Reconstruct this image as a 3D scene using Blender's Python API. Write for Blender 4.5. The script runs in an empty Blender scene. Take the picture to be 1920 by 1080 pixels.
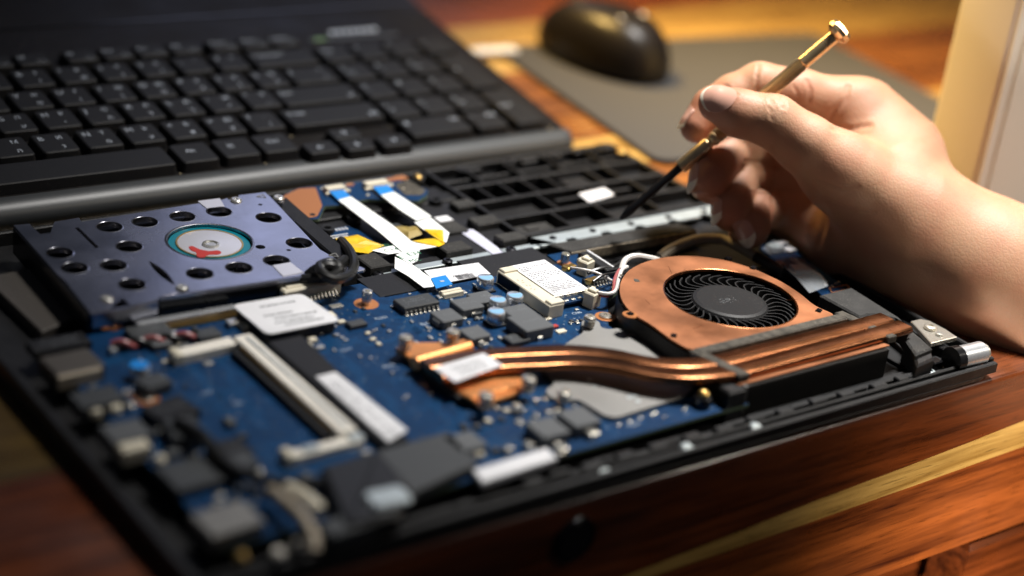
import bpy, bmesh, math, random
import numpy as np
from mathutils import Vector, Matrix

random.seed(7)
rng = np.random.default_rng(7)
sc = bpy.context.scene
COL = sc.collection
S = 0.001                       # everything below is written in millimetres
R_ = math.radians

# ------------------------------------------------------------------ camera
FPX = 3300.6
PITCH, ROLL, YAW = 0.43266, 0.13280, 0.68316
FW = np.array([math.sin(YAW)*math.cos(PITCH), math.cos(YAW)*math.cos(PITCH), -math.sin(PITCH)])
_r0 = np.array([math.cos(YAW), -math.sin(YAW), 0.0]); _u0 = np.cross(_r0, FW)
RT = math.cos(ROLL)*_r0 + math.sin(ROLL)*_u0
UP = -math.sin(ROLL)*_r0 + math.cos(ROLL)*_u0
CAM = np.array([-385.436, -473.567, 291.0])
cam = bpy.data.cameras.new('camera'); cam_o = bpy.data.objects.new('camera', cam); COL.objects.link(cam_o)
cam.sensor_width = 36.0; cam.lens = FPX/1920*36.0
cam.clip_start = 0.02; cam.clip_end = 30.0
cam_o.matrix_world = Matrix(((RT[0], UP[0], -FW[0], CAM[0]*S), (RT[1], UP[1], -FW[1], CAM[1]*S),
                             (RT[2], UP[2], -FW[2], CAM[2]*S), (0, 0, 0, 1)))
cam.dof.use_dof = True; cam.dof.focus_distance = 0.672; cam.dof.aperture_fstop = 3.3
cam.dof.aperture_blades = 0
sc.camera = cam_o

# ------------------------------------------------------------------ light
world = bpy.data.worlds.new('World'); sc.world = world; world.use_nodes = True
bg = world.node_tree.nodes['Background']
bg.inputs[0].default_value = (0.55, 0.62, 0.80, 1); bg.inputs[1].default_value = 0.04
sc.view_settings.view_transform = 'Standard'; sc.view_settings.look = 'None'
sc.view_settings.exposure = -0.1; sc.view_settings.gamma = 1.0
sc.cycles.use_denoising = True
sc.cycles.max_bounces = 8

def area(name, loc, target, sx, sy, power, color, spread=180):
    l = bpy.data.lights.new(name, 'AREA'); l.shape = 'RECTANGLE'; l.size = sx*S; l.size_y = sy*S
    l.energy = power; l.color = color; l.spread = R_(spread)
    o = bpy.data.objects.new(name, l); COL.objects.link(o)
    o.location = Vector(loc)*S
    d = Vector(target) - Vector(loc)
    o.rotation_euler = d.to_track_quat('-Z', 'Y').to_euler()
    return o
# the room's window, behind and to the right of the table: cool and large
area('window_light', (754, 1290, 690), (-60, 30, 10), 400, 420, .50, (0.62, 0.68, 1.0))
# unseen overhead lamp in place of a ceiling light; narrow spread dims the left
area('overhead_light', (430, 40, 1000), (172, -20, 0), 230, 200, 2.35, (1.0, 0.97, 0.93), 44)
# added warm lamp out of view that tints the right rear and panel golden
area('warm_fill_light', (140, 370, 370), (345, 130, 60), 110, 110, 1.75, (1.0, 0.64, 0.20), 72)
# added low lamp in front that lights the wood apron, clear of the arm
area('apron_fill_light', (40, -330, -120), (190, -122, -66), 120, 100, .20, (1.0, 0.85, 0.70), 46)
# a lamp in the room, high on the right in front of the table
area('room_light', (660, -540, 660), (330, -50, 90), 90, 90, .42, (1.0, 0.92, 0.80), 52)

# ------------------------------------------------------------------ geometry helpers
def at(u, v, z):
    """point at height z seen at photo pixel u, v (calibration of the table plane)"""
    d = FW + RT*(u-960)/FPX - UP*(v-540)/FPX
    return CAM + d*((z-CAM[2])/d[2])
def at_depth(u, v, dep):
    return CAM + dep*(FW + RT*(u-960)/FPX - UP*(v-540)/FPX)
def outline(pts, z, s=1.0, ox=0.0, oy=0.0):
    return [tuple(at(ox+a/s, oy+b/s, z)[:2]) for a, b in pts]

WORLD = {}                      # world position (mm) of every object built here
class MB:
    def __init__(self): self.v = []; self.f = []; self.m = []; self.mi = 0
    def add(self, vs, fs):
        n = len(self.v); self.v += [tuple(map(float, p)) for p in vs]
        self.f += [tuple(i+n for i in f) for f in fs]; self.m += [self.mi]*len(fs)
        return self
    def box(self, cx, cy, cz, sx, sy, sz, rot=0.0, ch=None):
        """box standing with its centre at cx, cy, cz"""
        c, s = math.cos(rot), math.sin(rot)
        p = [(cx+c*a*sx/2-s*b*sy/2, cy+s*a*sx/2+c*b*sy/2) for a, b in ((-1,-1),(1,-1),(1,1),(-1,1))]
        return self.prism(p, cz-sz/2, cz+sz/2, min(sx, sy, sz)*0.09 if ch is None else ch)
    def prism(self, poly, z0, z1, ch=0.0):
        a = sum(poly[i-1][0]*poly[i][1]-poly[i][0]*poly[i-1][1] for i in range(len(poly)))
        if a < 0: poly = poly[::-1]
        n = len(poly)
        rings = [[(x, y, z0) for x, y in poly]]
        if ch > 0:
            rings.append([(x, y, z1-ch) for x, y in poly])
            rings.append([(x, y, z1) for x, y in inset(poly, ch)])
        else: rings.append([(x, y, z1) for x, y in poly])
        vs = [p for r in rings for p in r]; fs = []
        for k in range(len(rings)-1):
            for i in range(n):
                j = (i+1) % n
                fs.append((k*n+i, k*n+j, (k+1)*n+j, (k+1)*n+i))
        fs.append(tuple(range((len(rings)-1)*n, len(rings)*n)))
        fs.append(tuple(range(n-1, -1, -1)))
        return self.add(vs, fs)
    def lathe(self, prof, cx=0, cy=0, cz=0, n=24, mat=None, caps=True):
        vs = []; fs = []
        for r, z in prof:
            for i in range(n):
                a = 2*math.pi*i/n
                vs.append((r*math.cos(a), r*math.sin(a), z))
        for k in range(len(prof)-1):
            for i in range(n):
                j = (i+1) % n
                fs.append((k*n+i, k*n+j, (k+1)*n+j, (k+1)*n+i))
        if caps and prof[0][0] > 1e-6: fs.append(tuple(range(n-1, -1, -1)))
        if caps and prof[-1][0] > 1e-6: fs.append(tuple(range((len(prof)-1)*n, len(prof)*n)))
        if mat is not None: vs = [tuple(mat @ Vector(p)) for p in vs]
        return self.add([(x+cx, y+cy, z+cz) for x, y, z in vs], fs)
    def tube(self, path, r, n=10, caps=True):
        P = [Vector(p) for p in path]; vs = []; fs = []
        rs = r if isinstance(r, (list, tuple)) else [r]*len(P)
        up = Vector((0, 0, 1))
        for i, p in enumerate(P):
            t = (P[min(i+1, len(P)-1)]-P[max(i-1, 0)]).normalized()
            s = t.cross(up)
            if s.length < 1e-4: s = t.cross(Vector((1, 0, 0)))
            s.normalize(); w = s.cross(t)
            for k in range(n):
                a = 2*math.pi*k/n
                vs.append(p + s*math.cos(a)*rs[i] + w*math.sin(a)*rs[i])
        for i in range(len(P)-1):
            for k in range(n):
                j = (k+1) % n
                fs.append((i*n+k, i*n+j, (i+1)*n+j, (i+1)*n+k))
        if caps:
            fs.append(tuple(range(n-1, -1, -1))); fs.append(tuple(range((len(P)-1)*n, len(P)*n)))
        return self.add(vs, fs)
    def strip(self, path, w, th, prof=None):
        """flat bar of width w and thickness th along a path; sideways is horizontal"""
        P = [Vector(p) for p in path]; vs = []; fs = []
        prof = prof or [(-.5, 0), (-.5, 1), (.5, 1), (.5, 0)]
        n = len(prof)
        for i, p in enumerate(P):
            t = P[min(i+1, len(P)-1)]-P[max(i-1, 0)]; t.z = 0; t.normalize()
            s = Vector((t.y, -t.x, 0))
            for a, b in prof: vs.append(p + s*(a*w) + Vector((0, 0, b*th)))
        for i in range(len(P)-1):
            for k in range(n):
                j = (k+1) % n
                fs.append((i*n+k, (i+1)*n+k, (i+1)*n+j, i*n+j))
        fs.append(tuple(range(n))); fs.append(tuple(range(len(P)*n-1, (len(P)-1)*n-1, -1)))
        return self.add(vs, fs)
    def holed(self, outer, holes, z0, z1):
        """plate with holes: top skin, walls down to z0"""
        bm = bmesh.new(); loops = [outer]+holes; es = []; lv = []
        for L in loops:
            vv = [bm.verts.new((x, y, z1)) for x, y in L]; lv.append(vv)
            for i in range(len(vv)): es.append(bm.edges.new((vv[i-1], vv[i])))
        r = bmesh.ops.triangle_fill(bm, use_beauty=True, use_dissolve=False, edges=es, normal=(0, 0, 1))
        bm.normal_update()
        for f in bm.faces:
            if f.normal.z < 0: f.normal_flip()
        def inside(x, y, L):
            c = False
            for i in range(len(L)):
                (x0, y0), (x1, y1) = L[i-1], L[i]
                if (y0 > y) != (y1 > y) and x < (x1-x0)*(y-y0)/(y1-y0)+x0: c = not c
            return c
        kill = []
        for f in bm.faces:
            m = f.calc_center_median()
            if any(inside(m.x, m.y, L) for L in holes) or not inside(m.x, m.y, outer): kill.append(f)
        bmesh.ops.delete(bm, geom=kill, context='FACES_ONLY')
        bm.verts.index_update()
        self.add([v.co[:] for v in bm.verts], [tuple(v.index for v in f.verts) for f in bm.faces])
        bm.free()
        for q, L in enumerate(loops):
            a = sum(L[i-1][0]*L[i][1]-L[i][0]*L[i-1][1] for i in range(len(L)))
            if (a < 0) != (q > 0): L = L[::-1]
            n = len(L)
            self.add([(x, y, z0) for x, y in L]+[(x, y, z1) for x, y in L],
                     [(i, (i+1) % n, n+(i+1) % n, n+i) for i in range(n)])
        return self
    def build(self, name, mat, parent=None, smooth=0.6, origin=None, **kw):
        me = bpy.data.meshes.new(name)
        V = np.array(self.v, float)
        c = np.array(origin, float) if origin is not None else np.array([(V[:, 0].min()+V[:, 0].max())/2, (V[:, 1].min()+V[:, 1].max())/2, V[:, 2].min()])
        me.from_pydata([tuple(p) for p in (V-c)*S], [], self.f)
        mats = mat if isinstance(mat, (list, tuple)) else [mat]
        for m in mats: me.materials.append(m)
        if len(mats) > 1: me.polygons.foreach_set('material_index', self.m)
        if smooth:
            me.polygons.foreach_set('use_smooth', [True]*len(me.polygons))
            me.set_sharp_from_angle(angle=smooth)
        me.update()
        o = bpy.data.objects.new(name, me); COL.objects.link(o)
        place(o, c, parent)
        for k, val in kw.items(): o[k] = val
        return o
def place(o, c, parent=None):
    WORLD[o.name] = np.array(c, float)
    if parent is not None:
        o.parent = parent; c = np.array(c)-WORLD[parent.name]
    o.location = Vector(c)*S
def inset(poly, d):
    n = len(poly); out = []
    for i in range(n):
        a, b, c = Vector(poly[i-1]), Vector(poly[i]), Vector(poly[(i+1) % n])
        e1 = (b-a); e2 = (c-b)
        if e1.length < 1e-9 or e2.length < 1e-9: out.append(tuple(b)); continue
        e1.normalize(); e2.normalize()
        n1 = Vector((-e1.y, e1.x)); n2 = Vector((-e2.y, e2.x)); m = n1+n2
        k = max(0.35, 1+n1.dot(n2)); out.append(tuple(b+m*(d/k)))
    return out
def circle(cx, cy, r, n=28, a0=0.0):
    return [(cx+r*math.cos(a0+2*math.pi*i/n), cy+r*math.sin(a0+2*math.pi*i/n)) for i in range(n)]
def rrect(cx, cy, sx, sy, r, rot=0.0, n=4):
    out = []; c, s = math.cos(rot), math.sin(rot)
    for qx, qy, a in ((1, 1, 0), (-1, 1, 90), (-1, -1, 180), (1, -1, 270)):
        for i in range(n+1):
            t = R_(a+90*i/n); x = qx*(sx/2-r)+r*math.cos(t); y = qy*(sy/2-r)+r*math.sin(t)
            out.append((cx+c*x-s*y, cy+s*x+c*y))
    return out
def round_poly(poly, r, n=4):
    """round every corner of a polygon"""
    out = []; N = len(poly)
    for i in range(N):
        a, b, c = Vector(poly[i-1]), Vector(poly[i]), Vector(poly[(i+1) % N])
        d1 = min(r, (a-b).length*.45); d2 = min(r, (c-b).length*.45)
        p, q = b+(a-b).normalized()*d1, b+(c-b).normalized()*d2
        for k in range(n+1):
            t = k/n; out.append(tuple(p*(1-t)**2+b*2*t*(1-t)+q*t*t))
    return out
def smooth_path(pts, n=6):
    P = [Vector(p) for p in pts]; out = []
    for i in range(len(P)-1):
        p0, p1, p2, p3 = P[max(i-1, 0)], P[i], P[i+1], P[min(i+2, len(P)-1)]
        for k in range(n):
            t = k/n
            out.append(.5*((2*p1)+(p2-p0)*t+(2*p0-5*p1+4*p2-p3)*t*t+(3*p1-p0-3*p2+p3)*t**3))
    out.append(P[-1]); return out
def thing(name, loc, label, cat, group=None):
    o = bpy.data.objects.new(name, None); COL.objects.link(o); o.empty_display_size = 0.01
    place(o, loc); tag(o, label, cat, group); return o
def tag(o, label, cat, group=None, kind=None):
    if label: o['label'] = label
    if cat: o['category'] = cat
    if group: o['group'] = group
    if kind: o['kind'] = kind
    return o
def dup(src, loc, parent=None, rz=0.0):
    o = src.copy(); COL.objects.link(o); place(o, loc, parent); o.rotation_euler = (0, 0, rz); return o
def text_mesh(mb, s, size, origin, ex, ey, nrm, depth=0.05):
    """flat lettering laid on the plane origin + ex*x + ey*y"""
    cu = bpy.data.curves.new('letters', 'FONT'); cu.body = s; cu.size = size; cu.resolution_u = 2
    ob = bpy.data.objects.new('letters', cu); COL.objects.link(ob)
    dg = bpy.context.evaluated_depsgraph_get(); me = ob.evaluated_get(dg).to_mesh()
    o = np.array(origin); ex = np.array(ex); ey = np.array(ey); nn = np.array(nrm)
    vs = [o+ex*v.co.x+ey*v.co.y+nn*depth for v in me.vertices]
    mb.add(vs, [tuple(p.vertices) for p in me.polygons])
    ob.evaluated_get(dg).to_mesh_clear()
    bpy.data.objects.remove(ob); bpy.data.curves.remove(cu)

# ------------------------------------------------------------------ materials
def material(name, col, rough=.5, metal=0.0, bump=0.0, bscale=800, var=0.0, vscale=120, dust=0.0, coat=0.0,
             spec=.5, aniso=0.0, dustcol=(.30, .28, .24), smudge=0.0):
    m = bpy.data.materials.new(name); m.use_nodes = True; nt = m.node_tree; N = nt.nodes; L = nt.links
    b = N['Principled BSDF']
    b.inputs['Base Color'].default_value = (*col, 1); b.inputs['Roughness'].default_value = rough
    b.inputs['Metallic'].default_value = metal; b.inputs['Coat Weight'].default_value = coat
    b.inputs['Coat Roughness'].default_value = .12
    b.inputs['Specular IOR Level'].default_value = spec
    b.inputs['Anisotropic'].default_value = aniso
    tc = N.new('ShaderNodeNewGeometry')
    col_out = None
    def noise(scale, detail=3):
        t = N.new('ShaderNodeTexNoise'); t.inputs['Scale'].default_value = scale; t.inputs['Detail'].default_value = detail
        L.new(tc.outputs['Position'], t.inputs['Vector']); return t
    if var:
        t = noise(vscale, 5); r = N.new('ShaderNodeMapRange')
        r.inputs[1].default_value = .3; r.inputs[2].default_value = .7; r.inputs[3].default_value = 1-var; r.inputs[4].default_value = 1+var
        L.new(t.outputs[0], r.inputs[0])
        mx = N.new('ShaderNodeMix'); mx.data_type = 'RGBA'; mx.blend_type = 'MULTIPLY'; mx.inputs[0].default_value = 1
        mx.inputs[6].default_value = (*col, 1); L.new(r.outputs[0], mx.inputs[7]); col_out = mx.outputs[2]
    if dust:
        t = noise(1500, 2); t2 = noise(60, 3)
        r = N.new('ShaderNodeMapRange'); r.inputs[1].default_value = .63; r.inputs[2].default_value = .72; L.new(t.outputs[0], r.inputs[0])
        r2 = N.new('ShaderNodeMapRange'); r2.inputs[1].default_value = .35; r2.inputs[2].default_value = .7; r2.inputs[3].default_value = .25; L.new(t2.outputs[0], r2.inputs[0])
        mu = N.new('ShaderNodeMath'); mu.operation = 'MULTIPLY'; L.new(r.outputs[0], mu.inputs[0]); L.new(r2.outputs[0], mu.inputs[1])
        mu2 = N.new('ShaderNodeMath'); mu2.operation = 'MULTIPLY'; L.new(mu.outputs[0], mu2.inputs[0]); mu2.inputs[1].default_value = dust
        mx = N.new('ShaderNodeMix'); mx.data_type = 'RGBA'; L.new(mu2.outputs[0], mx.inputs[0])
        if col_out: L.new(col_out, mx.inputs[6])
        else: mx.inputs[6].default_value = (*col, 1)
        mx.inputs[7].default_value = (*dustcol, 1); col_out = mx.outputs[2]
    if col_out: L.new(col_out, b.inputs['Base Color'])
    if smudge:
        t = noise(45, 6); r = N.new('ShaderNodeMapRange'); r.inputs[1].default_value = .3; r.inputs[2].default_value = .7
        r.inputs[3].default_value = max(.03, rough-smudge); r.inputs[4].default_value = rough+smudge
        L.new(t.outputs[0], r.inputs[0]); L.new(r.outputs[0], b.inputs['Roughness'])
    if bump:
        t = noise(bscale, 4); bp = N.new('ShaderNodeBump'); bp.inputs['Strength'].default_value = bump; bp.inputs['Distance'].default_value = .0003
        L.new(t.outputs[0], bp.inputs['Height']); L.new(bp.outputs[0], b.inputs['Normal'])
    return m
M = {}
M['black'] = material('black_plastic', (.009, .009, .010), .45, spec=.35, bump=.35, bscale=2200, dust=.25, var=.3)
M['blackgloss'] = material('glossy_black_plastic', (.008, .008, .009), .18, var=.2)
M['film'] = material('black_film', (.010, .010, .012), .5, spec=.3, bump=.15, bscale=700, dust=.1)
M['foam'] = material('black_foam', (.022, .021, .020), .9, bump=.9, bscale=1800, dust=.55, var=.4)
M['dustfoam'] = material('dusty_foam_tape', (.055, .048, .038), .92, bump=1.0, bscale=1500, dust=.8, var=.5, vscale=400)
M['foamedge'] = material('cut_foam_edge', (.24, .20, .145), .95, bump=1.0, bscale=1400, dust=.5, var=.4, vscale=600)
M['key'] = material('key_plastic', (.008, .008, .009), .5, spec=.22, bump=.12, bscale=2400, dust=.10)
M['deck'] = material('keyboard_deck_plastic', (.007, .006, .006), .45, spec=.13, bump=.1, bscale=2400, dust=.22, smudge=.08)
M['lip'] = material('grey_keyboard_edge', (.030, .033, .036), .42, bump=.12, bscale=3000, dust=.08)
M['legend'] = material('white_key_legend', (.38, .42, .48), .5)
M['marking'] = material('chip_marking', (.16, .17, .18), .5)
M['via'] = material('tinned_via', (.10, .14, .18), .4, .5)
M['silk'] = material('silk_screen_print', (.42, .48, .55), .5)
M['trace'] = material('copper_trace_under_lacquer', (.0025, .052, .145), .4, spec=.25)
M['crumb'] = material('crumbs', (.45, .38, .24), .9)
M['steel'] = material('drive_steel', (.60, .60, .66), .24, 1.0, bump=.04, bscale=600, smudge=.05)
M['zinc'] = material('zinc_strip', (.52, .58, .60), .42, .75, bump=.1, bscale=900, var=.1)
M['alu'] = material('capacitor_can', (.74, .76, .79), .27, .8, smudge=.05)
M['capblue'] = material('capacitor_blue_mark', (.30, .56, .82), .30, .3)
M['tin'] = material('solder_tin', (.70, .68, .62), .26, .8)
M['screw'] = material('nickel_screw', (.76, .71, .62), .24, .8)
M['shield'] = material('grey_metal_plate', (.24, .235, .225), .55, .8, bump=.12, bscale=900, smudge=.08)
M['copper'] = material('brushed_copper_cover', (.32, .130, .060), .48, .8, bump=.2, bscale=420, var=.30, vscale=55, smudge=.16, dust=.14)
M['pipe'] = material('copper_heat_pipe', (.35, .142, .064), .25, 1.0, bump=.08, bscale=400, var=.2, vscale=130, smudge=.06)
M['bright_copper'] = material('bright_copper_bracket', (.80, .33, .11), .32, .62, var=.15)
M['fin'] = material('black_fin', (.05, .046, .042), .5, .4, dust=.1)
M['blade'] = material('fan_plastic', (.014, .014, .015), .45, spec=.22, dust=.18)
M['chip'] = material('chip_epoxy', (.040, .043, .046), .46, bump=.2, bscale=1800)
M['choke'] = material('ferrite_grey', (.085, .09, .095), .5, bump=.2, bscale=1500)
M['cream'] = material('cream_plastic', (.64, .585, .46), .42, var=.08)
M['ivory'] = material('ivory_plastic', (.74, .70, .62), .38, var=.06)
M['white'] = material('white_label', (.68, .68, .70), .45, var=.05)
M['cloth_label'] = material('white_tape', (.55, .55, .66), .6, bump=.5, bscale=500)
M['ink'] = material('black_ink', (.03, .03, .035), .6)
M['ink_green'] = material('green_ink', (.02, .14, .07), .6)
M['ffc'] = material('white_flat_cable', (.84, .86, .84), .45, bump=.1, bscale=200, var=.05)
M['ffcblue'] = material('blue_cable_end', (.008, .21, .62), .35)
M['kapton'] = material('yellow_tape', (.74, .47, .012), .30, coat=.15, bump=.3, bscale=110, var=.15, vscale=200)
M['kapton_dark'] = material('amber_tape', (.34, .25, .08), .28, coat=.2, bump=.5, bscale=120)
M['pad_copper'] = material('bare_copper_pad', (.56, .22, .08), .40, .6)
M['gold'] = material('gold_plated_plug', (.85, .55, .18), .28, 1.0)
M['red'] = material('red_plastic', (.42, .03, .02), .4)
M['teal'] = material('teal_gasket', (.0, .15, .20), .3)
M['silvertape'] = material('silver_tape', (.62, .62, .68), .32, .4, bump=.3, bscale=200)
M['wire_w'] = material('white_wire', (.60, .57, .54), .4)
M['wire_r'] = material('red_wire', (.34, .09, .09), .4)
M['wire_b'] = material('black_wire', (.012, .012, .012), .35)
M['sleeve'] = material('beige_cable_wrap', (.40, .34, .26), .5, .1, bump=.4, bscale=500, var=.1)
M['mousemat'] = material('grey_mouse_mat', (.036, .036, .038), .9, bump=.5, bscale=2500)
M['mouse'] = material('black_mouse_plastic', (.010, .008, .007), .36, spec=.25)
M['brass'] = material('brass', (.88, .67, .38), .28, .9, var=.12, vscale=300, smudge=.06)
M['blackened'] = material('blackened_steel', (.045, .045, .05), .30, .9, var=.2)
M['panel'] = material('white_panel_paint', (.82, .79, .70), .5)
M['cover_grey'] = material('dull_brown_grey_cover', (.075, .066, .058), .5, .3, bump=.3, bscale=900, dust=.3)
M['floor'] = material('dark_floor', (.05, .035, .025), .6, var=.3, vscale=4)

def pcb_material():
    m = bpy.data.materials.new('blue_circuit_board'); m.use_nodes = True; nt = m.node_tree; N = nt.nodes; L = nt.links
    b = N['Principled BSDF']; b.inputs['Roughness'].default_value = .42; b.inputs['Specular IOR Level'].default_value = .22
    g = N.new('ShaderNodeNewGeometry')
    w = N.new('ShaderNodeTexBrick'); w.inputs['Scale'].default_value = 60; w.inputs['Mortar Size'].default_value = .012
    w.inputs['Color1'].default_value = (.0008, .026, .082, 1); w.inputs['Color2'].default_value = (.0007, .0225, .071, 1); w.inputs['Mortar'].default_value = (.001, .036, .115, 1)
    mp = N.new('ShaderNodeMapping'); mp.inputs['Rotation'].default_value = (0, 0, R_(45)); L.new(g.outputs['Position'], mp.inputs['Vector']); L.new(mp.outputs[0], w.inputs['Vector'])
    v = N.new('ShaderNodeTexVoronoi'); v.inputs['Scale'].default_value = 420; v.feature = 'F1'; L.new(g.outputs['Position'], v.inputs['Vector'])
    r = N.new('ShaderNodeMapRange'); r.inputs[1].default_value = .10; r.inputs[2].default_value = .06; r.inputs[3].default_value = 0; r.inputs[4].default_value = .10
    L.new(v.outputs['Distance'], r.inputs[0])
    mx = N.new('ShaderNodeMix'); mx.data_type = 'RGBA'; L.new(r.outputs[0], mx.inputs[0]); L.new(w.outputs[0], mx.inputs[6]); mx.inputs[7].default_value = (.10, .17, .24, 1)
    L.new(mx.outputs[2], b.inputs['Base Color'])
    return m
M['pcb'] = pcb_material()
M['pcbedge'] = material('board_edge', (.12, .17, .10), .5)

def wood(name, dark, light, rough=.30, coat=.45, seed=0.0):
    m = bpy.data.materials.new(name); m.use_nodes = True; nt = m.node_tree; N = nt.nodes; L = nt.links
    b = N['Principled BSDF']; b.inputs['Roughness'].default_value = rough; b.inputs['Coat Weight'].default_value = coat; b.inputs['Coat Roughness'].default_value = .10
    g = N.new('ShaderNodeNewGeometry')
    def streak(scale, det, dist, off):
        mp = N.new('ShaderNodeMapping'); mp.inputs['Scale'].default_value = scale; mp.inputs['Rotation'].default_value = (0, R_(-6), R_(3)); mp.inputs['Location'].default_value = (off, off*2+seed, off*3)
        L.new(g.outputs['Position'], mp.inputs['Vector']); t = N.new('ShaderNodeTexNoise'); t.inputs['Scale'].default_value = 1; t.inputs['Detail'].default_value = det; t.inputs['Distortion'].default_value = dist
        L.new(mp.outputs[0], t.inputs['Vector']); return t
    n1 = streak((8, 100, 100), 7, 1.1, 0); n2 = streak((22, 480, 480), 6, .6, 3); n3 = streak((3, 14, 14), 3, .3, 7)
    def madd(a, k, c):
        q = N.new('ShaderNodeMath'); q.operation = 'MULTIPLY_ADD'; q.inputs[1].default_value = k; L.new(a, q.inputs[0])
        if isinstance(c, float): q.inputs[2].default_value = c
        else: L.new(c, q.inputs[2])
        return q.outputs[0]
    v = madd(n3.outputs[0], .55, madd(n2.outputs[0], .45, madd(n1.outputs[0], .85, -.45)))
    cr = N.new('ShaderNodeValToRGB'); cr.color_ramp.elements[0].position = .30; cr.color_ramp.elements[0].color = (*dark, 1); cr.color_ramp.elements[1].position = .70; cr.color_ramp.elements[1].color = (*light, 1)
    L.new(v, cr.inputs[0])
    po = streak((90, 1500, 1500), 2, 0, 1)
    pr = N.new('ShaderNodeMapRange'); pr.inputs[1].default_value = .60; pr.inputs[2].default_value = .72; pr.inputs[3].default_value = 1; pr.inputs[4].default_value = .5; L.new(po.outputs[0], pr.inputs[0])
    mx = N.new('ShaderNodeMix'); mx.data_type = 'RGBA'; mx.blend_type = 'MULTIPLY'; mx.inputs[0].default_value = 1; L.new(cr.outputs[0], mx.inputs[6]); L.new(pr.outputs[0], mx.inputs[7])
    L.new(mx.outputs[2], b.inputs['Base Color'])
    bp = N.new('ShaderNodeBump'); bp.inputs['Strength'].default_value = .05; bp.inputs['Distance'].default_value = .0003; L.new(po.outputs[0], bp.inputs['Height']); L.new(bp.outputs[0], b.inputs['Normal'])
    sm = N.new('ShaderNodeTexNoise'); sm.inputs['Scale'].default_value = 30; sm.inputs['Detail'].default_value = 6; L.new(g.outputs['Position'], sm.inputs['Vector'])
    rr = N.new('ShaderNodeMapRange'); rr.inputs[1].default_value = .35; rr.inputs[2].default_value = .7; rr.inputs[3].default_value = rough-.08; rr.inputs[4].default_value = rough+.14; L.new(sm.outputs[0], rr.inputs[0]); L.new(rr.outputs[0], b.inputs['Roughness'])
    return m
M['wood_dark'] = wood('dark_red_wood', (.040, .009, .0022), (.21, .050, .011))
M['wood_red'] = wood('red_brown_wood', (.06, .013, .004), (.33, .088, .018))
M['wood_yellow'] = wood('yellow_sapwood', (.24, .13, .028), (.62, .40, .12))
M['wood_olive'] = wood('dimmed_yellow_wood', (.04, .022, .005), (.10, .06, .014))  # yellow strip with the dimness of the left end put into its colour
M['wood_orange'] = wood('orange_brown_wood', (.09, .028, .006), (.34, .13, .028))
# ================================================================== SETTING
f = MB().box(200, 300, -752, 4200, 3600, 4, 0, 0).build('floor', M['floor']); tag(f, None, None, kind='structure')

# ------------------------------------------------------------------ table
TX0, TX1, TY0 = -620, 760, -121.5
table = thing('table', (70, 200, -750), 'varnished wooden table of dark, red and yellow strips under the opened laptop', 'table')
planks = [(TY0, -39, 'wood_dark'), (-39, 22, 'wood_olive'), (22, 106, 'wood_orange'), (106, 141, 'wood_yellow'), (141, 236, 'wood_orange'),  # first orange strip is coloured for the golden glow over it
          (236, 312, 'wood_yellow'), (312, 402, 'wood_red'), (402, 470, 'wood_yellow'), (470, 560, 'wood_red'), (560, 660, 'wood_dark')]
for i, (a, b, w) in enumerate(planks):
    mb = MB()
    if i == 0:      # the front strip rounds over into the edge
        prof = [(b-.15, -18), (b-.15, 0), (TY0+2.6, 0), (TY0+1.0, -.35), (TY0+.2, -1.1), (TY0, -2.3), (TY0, -18)]
        vs = []; n = len(prof)
        for X in (TX0, TX1): vs += [(X, y, z) for y, z in prof]
        mb.add(vs, [(k, (k+1) % n, n+(k+1) % n, n+k) for k in range(n)] + [tuple(range(n-1, -1, -1)), tuple(range(n, 2*n))])
        mb.build('wood_strip', M[w], table, smooth=.9)
    else:
        mb.box((TX0+TX1)/2, (a+b)/2, -9, TX1-TX0, b-a-.3, 18, 0, .3).build('wood_strip', M[w], table)
# front apron, glued up of three slanting strips
def face(name, poly, mat, y=TY0, th=14, lab=None):
    mb = MB(); n = len(poly)
    a = sum(poly[i-1][0]*poly[i][1]-poly[i][0]*poly[i-1][1] for i in range(n))
    if a < 0: poly = poly[::-1]
    mb.add([(x, y, z) for x, z in poly]+[(x, y+th, z) for x, z in poly],
           [tuple(range(n)), tuple(range(2*n-1, n-1, -1))]+[(i, n+i, n+(i+1) % n, (i+1) % n) for i in range(n)])
    o = mb.build(name, mat, table, smooth=0)
    if lab: o['label'] = lab
    return o
top_l = [(-620, -52), (-200, -43), (-80, -39.6), (-26, -36.4), (20, -33.6), (55, -31), (100, -28.9), (140, -26.7), (166, -24.9), (230, -22.0), (760, 2)]
bot_l = [(-620, -60), (-200, -46), (-80, -41.6), (-13, -40.7), (57, -40.1), (110, -39.2), (170, -37.9), (230, -36.5), (760, -24)]
top_l = [(x, min(z, -18.5)) for x, z in top_l]
up_ = [(x, z+.06) for x, z in top_l]
face('apron_strip', [(-620, -18), (760, -18)]+up_[::-1], M['wood_dark'], y=TY0)
face('apron_strip', top_l+bot_l[::-1], M['wood_yellow'], y=TY0-.05, lab='pale yellow strip of sapwood slanting along the table edge')
face('apron_strip', [(x, z-.06) for x, z in bot_l]+[(760, -78), (-620, -78)], M['wood_red'], y=TY0+.02)
# keyhole ring in the apron
mb = MB(); mt = Matrix.Rotation(R_(90), 4, 'X')
mb.lathe([(0, 1.0), (6.4, 1.0), (6.6, .2), (7.9, .2), (8.1, .8), (8.3, .2), (8.3, -1)][::-1], -60, TY0-.4, -14.6, 28, Matrix.Rotation(R_(90), 4, 'X'))
mb.build('keyhole', M['blackgloss'], table, label='round black hole in the front of the table')
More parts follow.
